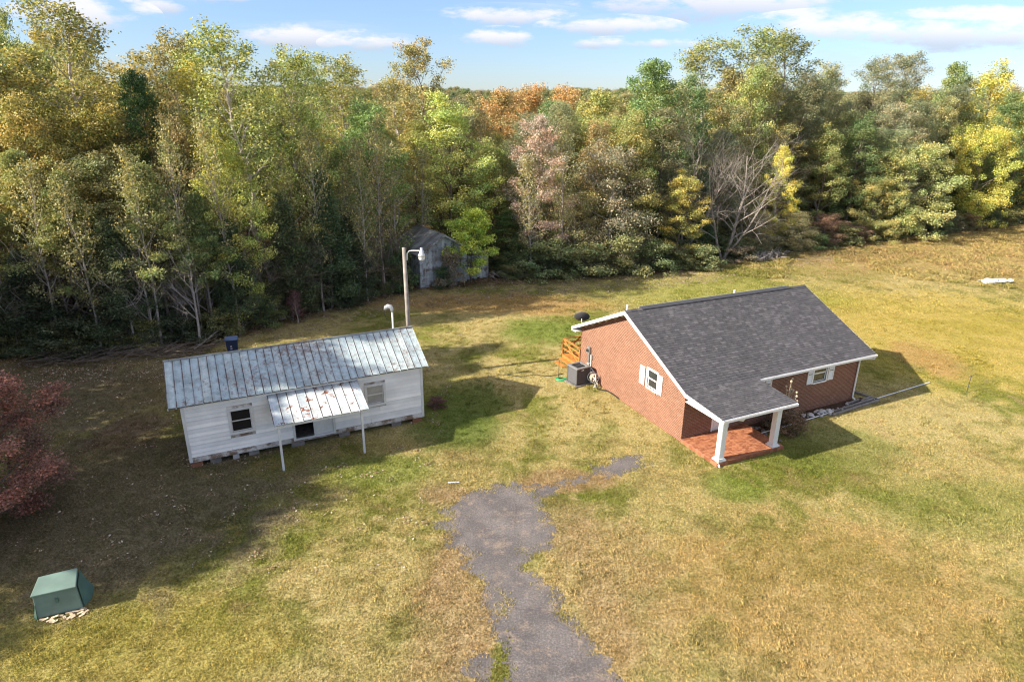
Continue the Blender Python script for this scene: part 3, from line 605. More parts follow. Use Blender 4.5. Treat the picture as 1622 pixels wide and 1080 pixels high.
# service meter, conduit, boxes on the sunny gable
mt = MB(); mt.box(-.12, -.004, 7.80, 8.08, 1.42, 1.86); me_ = mt.part('meter_box', M['greymetal'], house, bevel=.01)
MB().lathe([(0, 0), (.085, .0), (.085, .07), (.05, .11), (0, .115)], (0, 0, 0), 16).part('meter_dial', M['glass'], me_)
md = children(me_)[0]; md.location = (-.12, 7.94, 1.66); md.rotation_euler = (0, -math.pi/2, 0)
MB().box(-.09, -.004, 7.60, 7.76, 1.22, 1.46).part('junction_box', M['galv'], house)
MB().tube([(-.05, 7.94, 1.42), (-.05, 7.94, .55)], .03, 8).part('conduit', M['greymetal'], house)
MB().box(-.12, -.004, 7.78, 8.0, .62, .92).part('disconnect_box', M['galv'], house)
MB().tube([(-.05, 7.70, 1.22), (-.05, 7.70, .9), (-.05, 7.68, .03)], .022, 8).tube([(-.05, 7.9, .62), (-.08, 7.88, .2), (-.25, 7.8, .05)], .025, 8).part('conduit', M['white'], house)
MB().tube([(-.05, 7.62, .72), (-.06, 7.3, .55), (-.08, 7.05, .5), (-.1, 6.95, .3), (-.08, 6.9, .05)], .03, 8).part('drain_pipe', M['white'], house)
# little roof vents on the rear slope, their tops above the ridge
for u in (.25, 7.1):
    zb = rz_(W/2+.7); MB().tube([(u, W/2+.7, zb-.05), (u, W/2+.7, RID+.03)], .05, 8).part('vent_pipe', M['white'], rf)
# satellite dish on the rear eave
dish = thing('satellite_dish', 'dark grey satellite dish mounted at the rear left corner of the shingle roof', 'satellite dish', (*to_world(BH, BY, .05, W+.12), EZ+.02), BY+2.6)
MB().tube([(0, 0, 0), (0, 0, .28), (0, -.06, .42)], .025, 8).box(-.1, .1, -.1, .1, -.01, .01).part('mast', M['galv'], dish)
prof = [(0, 0)] + [(.36*k/6, .10*(k/6)**2) for k in range(1, 7)]
dd = MB().lathe(prof + [(.36*k/6, .10*(k/6)**2-.012) for k in range(6, 0, -1)], n=28).part('reflector', M['darkmetal'], dish, smooth=True)
dd.location = (0, -.06, .48); dd.rotation_euler = (math.pi/2-.55, 0, 0); dd.scale = (1.2, 1.05, 1.1)
MB().tube([(0, -.08, .28), (0, -.40, .30), (0, -.52, .48)], .015, 6).box(-.05, .05, -.58, -.48, .46, .54).part('feed_arm', M['darkmetal'], dish)

# air conditioner
ac = thing('air_conditioner', 'dark grey outdoor air conditioning unit beside the sunny brick gable', 'air conditioner', (*to_world(BH, BY, -.85, 7.62), .06), BY+.12)
MB().box(-.55, .55, -.55, .55, -.055, -.001).part('pad', M['concrete'], ac)
MB().box(-.38, .38, -.38, .38, .02, .90).part('coil_core', M['dark'], ac)
lv = MB()
for i in range(15):
    z = .05+i*.057
    for a in range(4):
        ca, sa = [(1,0),(0,1),(-1,0),(0,-1)][a]
        q = [(-.42,-.43,z),(.42,-.43,z),(.42,-.40,z+.045),(-.42,-.40,z+.045)]
        lv.poly([(x*ca-y*sa, x*sa+y*ca, z_) for x, y, z_ in q], [(0,1,2,3)])
lv.part('louvres', M['darkmetal'], ac, kind='stuff')
MB().box(-.43,-.38,-.43,-.38,0,.9).box(.38,.43,-.43,-.38,0,.9).box(-.43,-.38,.38,.43,0,.9).box(.38,.43,.38,.43,0,.9).box(-.43,.43,-.43,.43,0,.04).part('frame', M['darkmetal'], ac)
MB().box(-.45,.45,-.45,-.30,.9,.96).box(-.45,.45,.30,.45,.9,.96).box(-.45,-.30,-.30,.30,.9,.96).box(.30,.45,-.30,.30,.9,.96).part('top_panel', M['greymetal'], ac, bevel=.01)
gr = MB()
for k in range(1, 9): gr.tube([(.033*k*math.cos(a), .033*k*math.sin(a), .95) for a in [2*math.pi*i/16 for i in range(17)]], .004, 3)
for k in range(8): gr.bar((0,0,.955), (.30*math.cos(k*.785), .30*math.sin(k*.785), .955), .01, .006)
gr.part('fan_grille', M['darkmetal'], ac)
fb = MB()
for k in range(4):
    a = k*math.pi/2; fb.poly([(.04*math.cos(a),.04*math.sin(a),.90),(.27*math.cos(a-.3),.27*math.sin(a-.3),.88),(.27*math.cos(a+.35),.27*math.sin(a+.35),.92),(.04*math.cos(a+.8),.04*math.sin(a+.8),.91)], [(0,1,2,3)])
fb.part('fan_blades', M['darkmetal'], ac)
box('badge', M['white'], ac, -.14, .02, -.436, -.431, .80, .84)

# hose reel against the gable, hose, coil with stake
hr = thing('hose_reel', 'white garden hose reel against the brick gable right of the air conditioner', 'hose reel', (*to_world(BH, BY, -.32, 6.95), 0), BY)
MB().bar((0,-.22,0),(0,-.22,.72),.04,.03).bar((0,.22,0),(0,.22,.72),.04,.03).bar((-.12,-.24,.02),(.2,-.24,.02),.04,.03).bar((-.12,.24,.02),(.2,.24,.02),.04,.03).part('stand', M['white'], hr)
dk = MB()
for s_ in (-.16, .16): dk.tube([(.0+.26*math.cos(a), s_, .48+.26*math.sin(a)) for a in [math.pi*2*i/20 for i in range(21)]], .014, 5)
for s_ in (-.16, .16):
    for a in range(3): dk.bar((.26*math.cos(a*2.09), s_, .48+.26*math.sin(a*2.09)), (0, s_, .48), .02, .015)
dk.tube([(0,-.2,.48),(0,.2,.48)], .06, 8); dk.part('reel', M['white'], hr)
MB().tube([(.17*math.cos(a), -.13+.26*i/60, .48+.17*math.sin(a)) for i, a in enumerate([i*.55 for i in range(61)])], .02, 5).part('hose', M['tan'], hr)
h_ = MB(); w0 = to_world(BH, BY, -.35, 6.7); h_.tube([(w0[0], w0[1], .3), (w0[0]+.1, w0[1]-.3, .05), (w0[0]+.6, w0[1]-.55, .05), (w0[0]+.9, w0[1]-1.1, .05), (w0[0]+1.05, w0[1]-1.5, .05)], .035, 6)
tag(h_.part('drain_hose', M['blackhose']), 'black corrugated hose lying on the soil at the foot of the brick gable', 'hose')
w0 = to_world(BH, BY, -1.5, 8.35)
coil = thing('garden_hose', 'bright green garden hose coiled on the grass left of the air conditioner', 'hose', (w0[0], w0[1], 0))
MB().tube([((.30-.002*i)*math.cos(i*.42)*1.1, (.26-.002*i)*math.sin(i*.42), .02+.0009*i) for i in range(70)], .016, 5).part('coil', M['greenhose'], coil)
st = thing('garden_stake', 'thin dark metal stake with a hooked top by the green hose coil', 'stake', (w0[0]-.12, w0[1]+.2, 0)); MB().tube([(0,0,0),(0,0,1.0),(.05,0,1.06),(.14,0,1.05)], .014, 5).part('rod', M['blackhose'], st)
cb = MB(); cb.tube([(2.9,33.6,.02),(2.1,33.2,.02),(1.2,33.4,.02),(.5,33.1,.02),(-.4,33.4,.02)], .022, 5); tag(cb.part('cable', M['blackhose']), 'black cable running across the grass from the wooden deck to the left', 'cable')

# wooden deck behind the house
dk = thing('wooden_deck', 'small orange-stained wooden deck with railing at the rear corner of the brick house', 'deck', (*to_world(BH, BY, 0, W), 0), BY)
u0, u1, v0, v1, fz = .0, 2.6, .05, 2.1, .36
for i in range(14):
    a = v0 + i*(v1-v0)/14; MB().box(u0-.03, u1+.03, a, a+(v1-v0)/14-.01, fz-.035, fz).part('deck_board', M['cedarwood'], dk)
for (a, b) in ((u0+.05, v0+.1), (u0+.05, v1-.06), ((u0+u1)/2, v1-.06), (u1-.05, v1-.06), (u1-.05, v0+.1)): MB().box(a-.045, a+.045, b-.045, b+.045, 0, 1.3).part('post', M['cedarwood'], dk, bevel=.006)
MB().box(u0, u1, v1-.02, v1+.02, fz-.18, fz-.036).box(u0-.02, u0+.02, v0, v1, fz-.18, fz-.036).box(u1-.02, u1+.02, v0, v1, fz-.18, fz-.036).part('joist', M['cedarwood'], dk)
for z in (.68, 1.0, 1.30):
    h2 = .07 if z < 1.2 else .035; e = .02 if z < 1.2 else .07
    MB().box(u0+.10, u1-.10, v1-.06-e, v1-.06+e, z, z+h2).part('rail', M['cedarwood'], dk)
    MB().box(u0+.05-e, u0+.05+e, v0+.15, v1-.11, z+.002, z+h2+.002).part('rail', M['cedarwood'], dk)
for q in (((u0+.05, v0+.2, fz+.05), (u0+.05, v1-.15, 1.25)), ((u0+.15, v1-.06, fz+.05), ((u0+u1)/2-.1, v1-.06, 1.25))): MB().bar(*q, .035, .09).part('brace', M['cedarwood'], dk)
for i in range(2): MB().box(u0-.32-.3*i, u0-.04-.3*i, .9, 1.9, fz-.16-.16*i-.035, fz-.16-.16*i).part('step', M['cedarwood'], dk)

# beds, timbers, rocks, pipe
tl = [((8.5,-.92),(12.1,-.70),'long grey timber along the front of the bed at the brick house'),
      ((12.12,-.62),(11.75,.9),'grey timber closing the right end of the bed'),
      ((8.9,-.68),(11.95,-.50),'second grey timber lying just behind the long front timber of the bed'),
      ((11.2,-.40),(12.0,-.32),'short grey timber between downspout foot and end timber'),
      ((10.2,-.36),(11.1,-.30),'short grey timber lying near the wall left of the downspout foot')]
for i, (a, b, lb) in enumerate(tl):
    p, q = to_world(BH, BY, *a), to_world(BH, BY, *b)
    tag(MB().bar((p[0], p[1], .07), (q[0], q[1], .07+.01*i), .10, .09).part('landscape_timber', M['timber'], bevel=.01), lb, 'timber')
bd = MB(); bd.poly([(*to_world(BH, BY, *p), .012) for p in ((3.8,-.95),(12.0,-.55),(11.6,.0),(3.8,0))], [(0,1,2,3)]); bd.part('mulch_bed', M['soilbed'], kind='structure')
rr = random.Random(21)
def rock(p, s, name='rock', mt=None):
    V = []; F = []; n = 7
    m_ = MB(); b = 0; pr_ = [(.55, -.1), (1., .12), (.85, .5), (.4, .75)]
    vs = []
    for (r_, z) in pr_:
        for k in range(n):
            a = 2*math.pi*k/n; rj = r_*rr.uniform(.75, 1.2); vs.append((s*rj*math.cos(a), s*.8*rj*math.sin(a), s*(z+rr.uniform(-.08, .08))))
    fs = [(i*n+k, i*n+(k+1) % n, (i+1)*n+(k+1) % n, (i+1)*n+k) for i in range(3) for k in range(n)] + [tuple(3*n+k for k in range(n))]
    m_.poly(vs, fs, rr.random()); o = m_.part(name, mt or M['stone']); o.location = p; o.rotation_euler = (rr.uniform(-.2, .2), rr.uniform(-.2, .2), rr.uniform(0, 6)); return o
for k in range(26):
    u = rr.gauss(7.9, .6); v = rr.uniform(-.85, -.2) - (.0); s = rr.uniform(.05, .13) if k > 3 else rr.uniform(.16, .21)
    if k > 20: u = rr.uniform(9.3, 10.6)
    tag(rock((*to_world(BH, BY, u, v), .02), s), 'pale jagged rock among others under the right front window of the brick house', 'rock', 'pale rocks in the bed along the brick front')
for k in range(10):
    u = 3.95+rr.uniform(0, .3); v = rr.uniform(-1.9, -.2)
    tag(rock((*to_world(BH, BY, u, v), .01), rr.uniform(.06, .12), mt=M['concrete']), 'grey-tan edging rock along the right side of the terracotta porch floor', 'rock', 'edging rocks beside the porch floor')
pp = MB(); pp.tube([(11.35,26.62,.05),(14.0,28.0,.05),(17.0,29.62,.045),(20.0,31.2,.05),(22.9,32.75,.05)], .026, 8)
tag(pp.part('drain_pipe', M['white']), 'long thin white drain pipe lying on the lawn in front of the brick house', 'pipe')
ys = thing('yard_stake', 'thin dark stake standing alone in the lawn right of the brick house', 'stake', (24.2, 31.6, 0)); MB().tube([(0,0,0),(.02,0,.95)], .018, 6).part('rod', M['darkmetal'], ys); MB().tube([(-.06,0,.9),(.12,0,.99)], .02, 6).part('cross_piece', M['darkmetal'], ys)
tag(MB().tube([(19.3,38.6,0),(19.3,38.6,.55),(19.45,38.6,.85)], .035, 6).part('vent_pipe', M['white']), 'small bent white pipe sticking up beyond the right end of the shingle roof', 'pipe')

# ================================================================ WHITE COTTAGE
LW, WW, ZB, ZT = 10.05, 4.14, .30, 2.83
cot = thing('white_cottage', 'old white clapboard cottage with rusty tin roof standing on low piers', 'cottage', (WH[0], WH[1], 0), WY)
OW = [(1.76, 2.54, 1.28, 2.24), (4.22, 5.84, .42, 2.2), (7.42, 8.18, 1.38, 2.26)]
CRZ = 4.05; csl = (CRZ-2.90)/(WW/2+.16)
def croof(v): return 2.90 + (min(v, WW-v)+.16)*csl
w_ = MB(); 
wall_cells(w_, 'y', .1, LW-.1, lambda u: ZT, OW, .03, .1, ZB); w_.part('wall', M['siding_low'], cot); w_ = MB(); wall_cells(w_, 'y', .1, LW-.1, lambda u: ZT, [], WW-.1, WW-.03, ZB)
w_.part('wall', M['siding_low'], cot)
for x0, x1 in ((.03, .1), (LW-.1, LW-.03)): MB().prism([(.03, ZB), (WW-.03, ZB), (WW-.03, ZT), (WW/2, croof(WW/2)-.12), (.03, ZT)], 'x', x0, x1).part('wall', M['siding_low'], cot)
box('floor', M['floorwood'], cot, .1, LW-.1, .1, WW-.1, ZB, ZB+.1)
box('ceiling', M['floorwood'], cot, .1, LW-.1, .1, WW-.1, ZT-.05, ZT)
box('inner_partition', M['dark'], cot, .12, LW-.12, 2.3, 2.4, ZB+.1, ZT-.05)
nb = 14; eh = (ZT-ZB)/nb; rr = random.Random(5)
cas = .10
def board(a0, a1, z, side, low):
    m_ = MB(); d0 = rr.uniform(-.003, .003); z1 = z+eh-.010
    pts = [(.03, z), (-.006+d0, z), (.022, z1), (.03, z1)]       # (depth, z)
    if side == 'F': m_.prism([(p[0], p[1]) for p in pts], 'x', a0, a1, rr.random())
    elif side == 'B': m_.prism([(WW-p[0], p[1]) for p in pts], 'x', a0, a1, rr.random())
    elif side == 'L': m_.prism([(p[0], p[1]) for p in pts], 'y', a0, a1, rr.random())
    else: m_.prism([(LW-p[0], p[1]) for p in pts], 'y', a0, a1, rr.random())
    return m_.part('siding_board', M['siding_low'] if low else M['siding'], cot)
for k in range(nb):
    z = ZB + k*eh; segs = [(.11, LW-.11)]
    for o in OW:
        if z+eh > o[2]-cas*.8 and z < o[3]+cas*.6:
            ns = []
            for s0, s1 in segs:
                if s1 <= o[0]-cas or s0 >= o[1]+cas: ns.append((s0, s1)); continue
                ns += [(s0, o[0]-cas), (o[1]+cas, s1)]
            segs = ns
    for s0, s1 in segs:
        if s1-s0 > 4 and k % 3 == 1: mid = rr.uniform(s0+1.5, s1-1.5); board(s0, mid-.004, z, 'F', k == 0); board(mid+.004, s1, z, 'F', k == 0)
        else: board(s0, s1, z, 'F', k == 0)
    board(.11, LW-.11, z, 'B', k == 0)
k = 0; z = ZB
while z + eh < CRZ-.1:
    m_ = z+eh-2.9; a = max(.11, m_/csl-.16+.05 if m_ > -.12 else .11)
    if WW-2*a > .3:
        board(a, WW-a, z, 'L', k == 0); board(a, WW-a, z, 'R', k == 0)
    z += eh; k += 1
for (x, y) in ((0, 0), (LW, 0), (0, WW), (LW, WW)):
    sx = 1 if x == 0 else -1; sy = 1 if y == 0 else -1
    a = MB(); a.box(*sorted((x-.006*sx, x+.11*sx)), *sorted((y-.012*sy, y+.018*sy)), ZB-.03, ZT-.002); a.box(*sorted((x-.012*sx, x+.018*sx)), *sorted((y+.02*sy, y+.11*sy)), ZB-.03, ZT-.002)
    a.part('corner_board', M['white_old'], cot)
MB().box(.02, LW-.02, -.004, .026, ZB-.05, ZB-.004).part('sill_board', M['siding_low'], cot)
wn = window(cot, (1.76, .005, 1.28), 0, .78, .96, .10, M['glass'], .03, cm=M['white_old'], label='left window with black empty panes')
for c_ in list(children(wn)): c_.data.materials.clear(); c_.data.materials.append(M['dark'])
window(cot, (7.42, .005, 1.38), 0, .76, .88, .10, M['blind'], .035, cm=M['white_old'], label='right window with pale grey covered panes')
# doorway: open left half, closed white leaf at the right
MB().box(4.12, 4.22, -.03, .11, .32, 2.28).box(5.84, 5.94, -.03, .11, .32, 2.28).box(4.22, 5.84, -.03, .11, 2.2, 2.28).box(4.22, 5.84, -.05, .11, .34, .42).box(5.0, 5.06, -.02, .11, .42, 2.2).part('door_frame', M['white_old'], cot)
dl = MB(); dl.box(5.06, 5.84, .03, .06, .42, 2.2); dl = dl.part('door', M['white_old'], cot)
for i in range(4): box('door_board', M['white_old'], dl, 5.07+i*.192, 5.07+i*.192+.185, .016, .03, .44, 2.18)
# tin roofs: one object per panel
def panel(parent, x0, wdt, lo, hi, mt, flip=False, rag=0.):
    (v0, z0), (v1, z1) = lo, hi; ln = math.hypot(v1-v0, z1-z0); dv, dz = (v1-v0)/ln, (z1-z0)/ln
    s0 = -rr.uniform(0, .03)-rag; nv, nz_ = (-dz, dv) if dv > 0 else (dz, -dv)
    def pt(x, s, h): return (x, v0+dv*s+nv*h, z0+dz*s+nz_*h)
    m_ = MB(); h = rr.uniform(0, .008)
    prof = [(0., 0, 1.), (.030, 0., .15), (wdt*.35, .003, .0), (wdt*.7, .003, .0), (wdt-.032, 0, .0), (wdt-.026, .016, .25), (wdt-.006, .016, 1.), (wdt-.001, 0, 0)]
    n = len(prof); vs = [pt(x0+p[0], s0, h+p[1]) for p in prof] + [pt(x0+p[0], ln, h+p[1]) for p in prof] + [pt(x0, s0, h-.006), pt(x0+wdt, s0, h-.006), pt(x0, ln, h-.006), pt(x0+wdt, ln, h-.006)]
    b = 0
    for i in range(n-1):
        f = (i, i+1, n+i+1, n+i); m_.poly([vs[j] for j in (f if not flip else f[::-1])], [(0,1,2,3)], prof[i][2])
    m_.poly([vs[2*n], vs[2*n+1], vs[2*n+3], vs[2*n+2]], [(3,2,1,0)], 0); m_.poly([vs[2*n], vs[2*n+1], vs[n-1], vs[0]], [(0,1,2,3)], 0)
    # pale rib end sticking out under the eave
    q = pt(x0+wdt-.018, s0-.012, h+.0); m_.box(q[0]-.018, q[0]+.018, q[1]-.02, q[1]+.02, q[2]-.055, q[2]+.018, 0)
    return m_.part('roof_panel', mt, parent)
crf = MB(); crf.slab([(-.40,-.12,2.865),(LW+.22,-.12,2.865),(LW+.22,WW/2,CRZ-.045),(-.40,WW/2,CRZ-.045)], .06); crf.slab([(LW+.22,WW+.12,2.865),(-.40,WW+.12,2.865),(-.40,WW/2,CRZ-.045),(LW+.22,WW/2,CRZ-.045)], .06)
crf = crf.part('roof', M['floorwood'], cot)
NP = 33; pw_ = (LW+.68)/NP
for i in range(NP):
    x0 = -.43+i*pw_; panel(crf, x0, pw_, (-.16, 2.90-.02), (WW/2, CRZ-.005), M['tin']); panel(crf, x0, pw_, (WW+.16, 2.90-.02), (WW/2, CRZ-.005), M['tin'], True)
MB().tube([(-.43, WW/2, CRZ+.02), (LW+.25, WW/2, CRZ+.02)], .045, 8).part('ridge_roll', M['tin'], crf)
MB().prism([(-.15, 2.87), (WW/2, CRZ-.02), (WW+.15, 2.87), (WW+.15, 2.78), (WW/2, CRZ-.12), (-.15, 2.78)], 'x', -.43, -.405).part('rake_board', M['white_old'], cot)
MB().prism([(-.15, 2.87), (WW/2, CRZ-.02), (WW+.15, 2.87), (WW+.15, 2.78), (WW/2, CRZ-.12), (-.15, 2.78)], 'x', LW+.225, LW+.25).part('rake_board', M['white_old'], cot)
prf2 = MB(); prf2.slab([(3.27,-1.84,2.13),(7.03,-1.84,2.13),(7.03,.0,2.655),(3.27,.0,2.655)], .03); prf2 = prf2.part('porch_roof', M['floorwood'], cot)
NP = 10; pw_ = 3.8/NP
for i in range(NP): panel(prf2, 3.25+i*pw_, pw_, (-1.90, 2.135), (.0, 2.68), M['tin_porch'])
MB().box(3.27, 7.03, -1.86, -1.80, 1.99, 2.09).part('porch_beam', M['white_old'], cot)
MB().prism([(-1.8,2.02),(0.,2.53),(0.,2.62),(-1.8,2.11)], 'x', 3.28, 3.32).prism([(-1.8,2.02),(0.,2.53),(0.,2.62),(-1.8,2.11)], 'x', 6.98, 7.02).part('rafter', M['white_old'], cot)
for x in (3.42, 6.76): MB().box(x-.045, x+.045, -1.795, -1.705, -.02, 2.0).part('porch_post', M['white_old'], cot, bevel=.006)
# piers
def pier(name, u, v, wd, dp, mt, lb, holes=False, zh=.215):
    o = MB()
    if holes:
        o.box(u, u+wd, v, v+.03, 0, .03).box(u, u+wd, v, v+.03, .17, .2)
        for k in range(3): o.box(u+k*(wd-.03)/2, u+k*(wd-.03)/2+.03, v, v+.03, .03, .17)
        o.box(u, u+wd, v+.031, v+dp, 0, .2)
    else: o.box(u, u+wd, v, v+dp, -.02, zh)
    return o.part(name, mt, cot, label=lb)
pier('pier', .05, .04, .42, .35, M['brick'], 'red brick pier at the front left corner'); pier('pier', .75, .06, .42, .3, M['concrete'], 'hollow grey concrete block pier', True)
pier('pier', 2.25, .10, .42, .35, M['timber'], 'brown block pier left of the porch'); pier('pier', 1.62, .05, .25, .25, M['stone'], 'pale stone pier')
pier('pier', 4.0, .08, .55, .35, M['concrete'], 'pale concrete pier under the doorway'); pier('pier', 6.05, .08, .5, .35, M['concrete'], 'pale concrete pier right of the doorway')
pier('pier', 8.5, .10, .45, .35, M['concrete'], 'pale concrete pier under the right window'); pier('pier', 9.5, .05, .4, .35, M['brick'], 'brick pier at the right corner')
for u in (.1, 3.3, 6.5, 9.5): pier('pier', u, 3.7, .4, .35, M['concrete'], None)
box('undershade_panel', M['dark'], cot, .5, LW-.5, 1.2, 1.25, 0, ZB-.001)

# lamp pole and service mast behind the cottage
lp = thing('lamp_pole', 'tall grey wooden pole with a white bracket yard light behind the cottage', 'street light', (-5.55, 33.0, 0))
MB().tube([(0,0,0),(-.02,0,3.5),(-.05,0,7.2)], [.125,.115,.095], 12).part('pole', M['pole'], lp, smooth=True)
arm = MB().tube([(.08,0,6.55),(.10,0,6.9),(.20,0,7.02),(.35,0,7.05),(.75,0,7.05)], .03, 8).part('bracket_arm', M['white'], lp)
hd = MB(); hd.lathe([(0,.42),(.07,.42),(.075,.28),(.11,.26),(.12,.12),(.17,.10),(.185,.0),(.17,-.05)], (.85,0,6.78), 18); hd = hd.part('lamp_head', M['galv'], lp, smooth=True)
MB().lathe([(.165,-.05),(.16,-.16),(.12,-.22),(0,-.23)], (.85,0,6.78), 18).part('lens', M['white'], hd, smooth=True)
ms = thing('service_mast', 'white pipe mast with a hooded top rising behind the right end of the tin roof', 'service mast', (*to_world(WH, WY, 9.95, WW+.12), 0))
MB().tube([(0,0,0),(0,0,4.25)], .045, 10).part('pipe', M['white'], ms)
MB().tube([(0,0,4.22),(-.01,0,4.38),(-.08,0,4.5),(-.2,0,4.52),(-.32,0,4.45),(-.38,0,4.34)], [.06,.09,.115,.12,.10,.05], 12).part('weatherhead', M['galv'], ms, smooth=True)
MB().tube([(-.36,0,4.38),(-.42,.02,4.1),(-.30,.1,3.8),(-.12,.12,3.7)], .014, 5).part('wire', M['blackhose'], ms)
# wheelie bin
bn = thing('wheelie_bin', 'dark navy wheeled rubbish bin behind the left end of the cottage roof', 'bin', (-16.55, 36.0, 0), .35)
MB().poly([(-.26,-.28,.08),(.26,-.28,.08),(.26,.28,.08),(-.26,.28,.08),(-.33,-.36,1.02),(.33,-.36,1.02),(.33,.36,1.02),(-.33,.36,1.02)], [(0,3,2,1),(4,5,6,7),(0,1,5,4),(1,2,6,5),(2,3,7,6),(3,0,4,7)]).part('body', M['navy'], bn, bevel=.02)
MB().prism([(-.40,1.03),(.38,1.03),(.38,1.08),(.1,1.13),(-.40,1.08)], 'x', -.36, .36).part('lid', M['navy'], bn, bevel=.015)
for s_ in (-1, 1):
    wh_ = MB().lathe([(0,-.03),(.11,-.03),(.11,.03),(0,.03)], n=14).part('wheel', M['blackhose'], bn); wh_.location = (s_*.27, .30, .11); wh_.rotation_euler = (0, math.pi/2, 0)
MB().box(-.10,-.0,-.368,-.358,.66,.70).box(-.10,.0,-.355,-.345,.52,.56).part('sticker', M['white'], bn)
tag(MB().lathe([(0,0),(.14,0),(.18,.34),(.19,.34),(.19,.36),(0,.35)], (-17.5,42.2,0), 14).part('bucket', M['paleblue']), 'small pale blue bucket on the ground at the dark edge of the wood', 'bucket')

# transformer cabinet
gb = thing('utility_cabinet', 'faded green metal utility cabinet with sloped lid in the lawn at lower left', 'utility cabinet', (-13.75, 14.95, 0), .40)
wd, dp = 1.14, .92
MB().poly([(0,0,.03),(wd,0,.03),(wd,dp,.03),(0,dp,.03),(.02,.02,.80),(wd-.04,.02,.80),(wd-.10,dp-.16,.90),(.08,dp-.20,.90)], [(0,3,2,1),(0,1,5,4),(1,2,6,5),(2,3,7,6),(3,0,4,7),(4,5,6,7)]).part('body', M['greenbox'], gb, bevel=.02)
MB().slab([(-.01,-.02,.86),(wd-.02,-.02,.86),(wd-.09,dp-.15,.96),(.06,dp-.20,.96)], .06).part('lid', M['greenbox'], gb, bevel=.02)
MB().poly([(wd+.02,.1,0),(wd+.16,.40,0),(wd+.16,dp+.05,0),(wd-.06,dp+.03,0),(wd-.01,.12,.80),(wd+.03,.42,.52),(wd+.02,dp-.1,.50),(wd-.06,dp-.1,.85)], [(0,1,5,4),(1,2,6,5),(2,3,7,6),(4,5,6,7)]).part('side_skirt', M['greenbox_side'], gb)
MB().poly([(-.10,.05,0),(.0,-.03,0),(.03,0,.5),(-.02,.3,.4),(-.12,.5,0)], [(0,1,2,3),(0,3,4)]).part('side_skirt', M['greenbox_side'], gb)
box('latch', M['greenbox_side'], gb, wd*.48, wd*.54, -.035, -.0, .45, .60)
bs = MB(); rr = random.Random(3)
for k in range(26):
    a = rr.uniform(.1, 1.3); b = rr.uniform(-.32, -.04); z = rr.uniform(.01, .05); q = rr.uniform(0, 3.1)
    bs.bar((a-.09*math.cos(q), b-.05*math.sin(q), z), (a+.09*math.cos(q), b+.05*math.sin(q), z+.02), .07, .012)
bo = bs.part('board_scraps', M['tan']); bo.location = gb.location; bo.rotation_euler = gb.rotation_euler
tag(bo, 'tan scraps of rotten board along the foot of the green cabinet', 'scraps')
# litter
tag(MB().bar((-2.5,22.35,.04),(-2.05,22.40,.04),.05,.03).part('stick', M['white']), 'short white stick lying in the grass above the head of the driveway', 'stick')
tp_ = MB(); rr = random.Random(9); nx_, ny_ = 16, 7; vs = []
for j in range(ny_):
    for i in range(nx_):
        a, b = i/(nx_-1), j/(ny_-1); wv = 1.1*(1-.75*a)
        vs.append((40.0+3.1*a+rr.uniform(-.05,.05), 54.0+wv*(b-.5)+.5*a+rr.uniform(-.08,.08), .16+.28*rr.random()*(1 if 0 < j < ny_-1 else .3)))
tp_.poly(vs, [(j*nx_+i, j*nx_+i+1, (j+1)*nx_+i+1, (j+1)*nx_+i) for j in range(ny_-1) for i in range(nx_-1)])
tag(tp_.part('plastic_sheet', M['tarp']), 'crumpled white plastic sheet lying in the meadow at far right', 'plastic sheet')

# ================================================================ SHED in the wood edge
sd = thing('tin_roof_shed', 'small weathered pale grey plank shed with tin roof under the trees', 'shed', (-7.45, 51.0, 0), .57)
rr = random.Random(12); SW, SH_, SR, SD = 4.3, 3.0, 4.25, 5.0
def stop(u): return SH_ + (SR-SH_)*(1-abs(u-SW/2)/(SW/2))
n = 15
for i in range(n):
    a, b = SW*i/n, SW*(i+1)/n-.012; zb = rr.uniform(0, .12)
    if 5 <= i <= 8: continue
    MB().prism([(a, zb), (b, zb), (b, stop(b)-.05), (a, stop(a)-.05)], 'y', rr.uniform(-.012, .0), .03, rr.random()).part('wall_plank', M['shedwall'], sd)
for i in range(5, 9):
    a, b = SW*i/n, SW*(i+1)/n-.012; MB().prism([(a, 2.2), (b, 2.2), (b, stop(b)-.05), (a, stop(a)-.05)], 'y', -.005, .03, rr.random()).part('wall_plank', M['shedwall'], sd)
dr_ = box('door', M['shedwall'], sd, SW*5/n, SW*9/n-.01, .04, .07, .25, 2.2)
for i in range(4): box('door_board', M['shedwall'], dr_, SW*(5+i)/n+.006, SW*(6+i)/n-.02, .02, .04, .25, 2.18)
box('door_step', M['concrete'], sd, SW*5/n-.1, SW*9/n+.4, -.5, -.05, 0, .16)
MB().box(0.002, .05, .04, SD, 0, SH_-.06).box(SW-.05, SW-.002, .04, SD, 0, SH_-.06).part('wall', M['shedwall'], sd)
MB().prism([(.05,0),(SW-.05,0),(SW-.05,SH_-.05),(SW/2,SR-.1),(.05,SH_-.05)], 'y', SD-.05, SD).part('wall', M['shedwall'], sd)
for i in range(9):
    y0, y1 = -.3+i*(SD+.5)/9, -.3+(i+1)*(SD+.5)/9+.02; h = rr.uniform(0, .02)
    MB().slab([(-.35,y0,SH_-.2+h),(SW/2,y0,SR+h),(SW/2,y1,SR+h),(-.35,y1,SH_-.2+h)], .02, rr.random()).part('roof_panel', M['shedroof'], sd)
    MB().slab([(SW/2,y0,SR+h),(SW+.35,y0,SH_-.2+h),(SW+.35,y1,SH_-.2+h),(SW/2,y1,SR+h)], .02, rr.random()).part('roof_panel', M['shedroof'], sd)
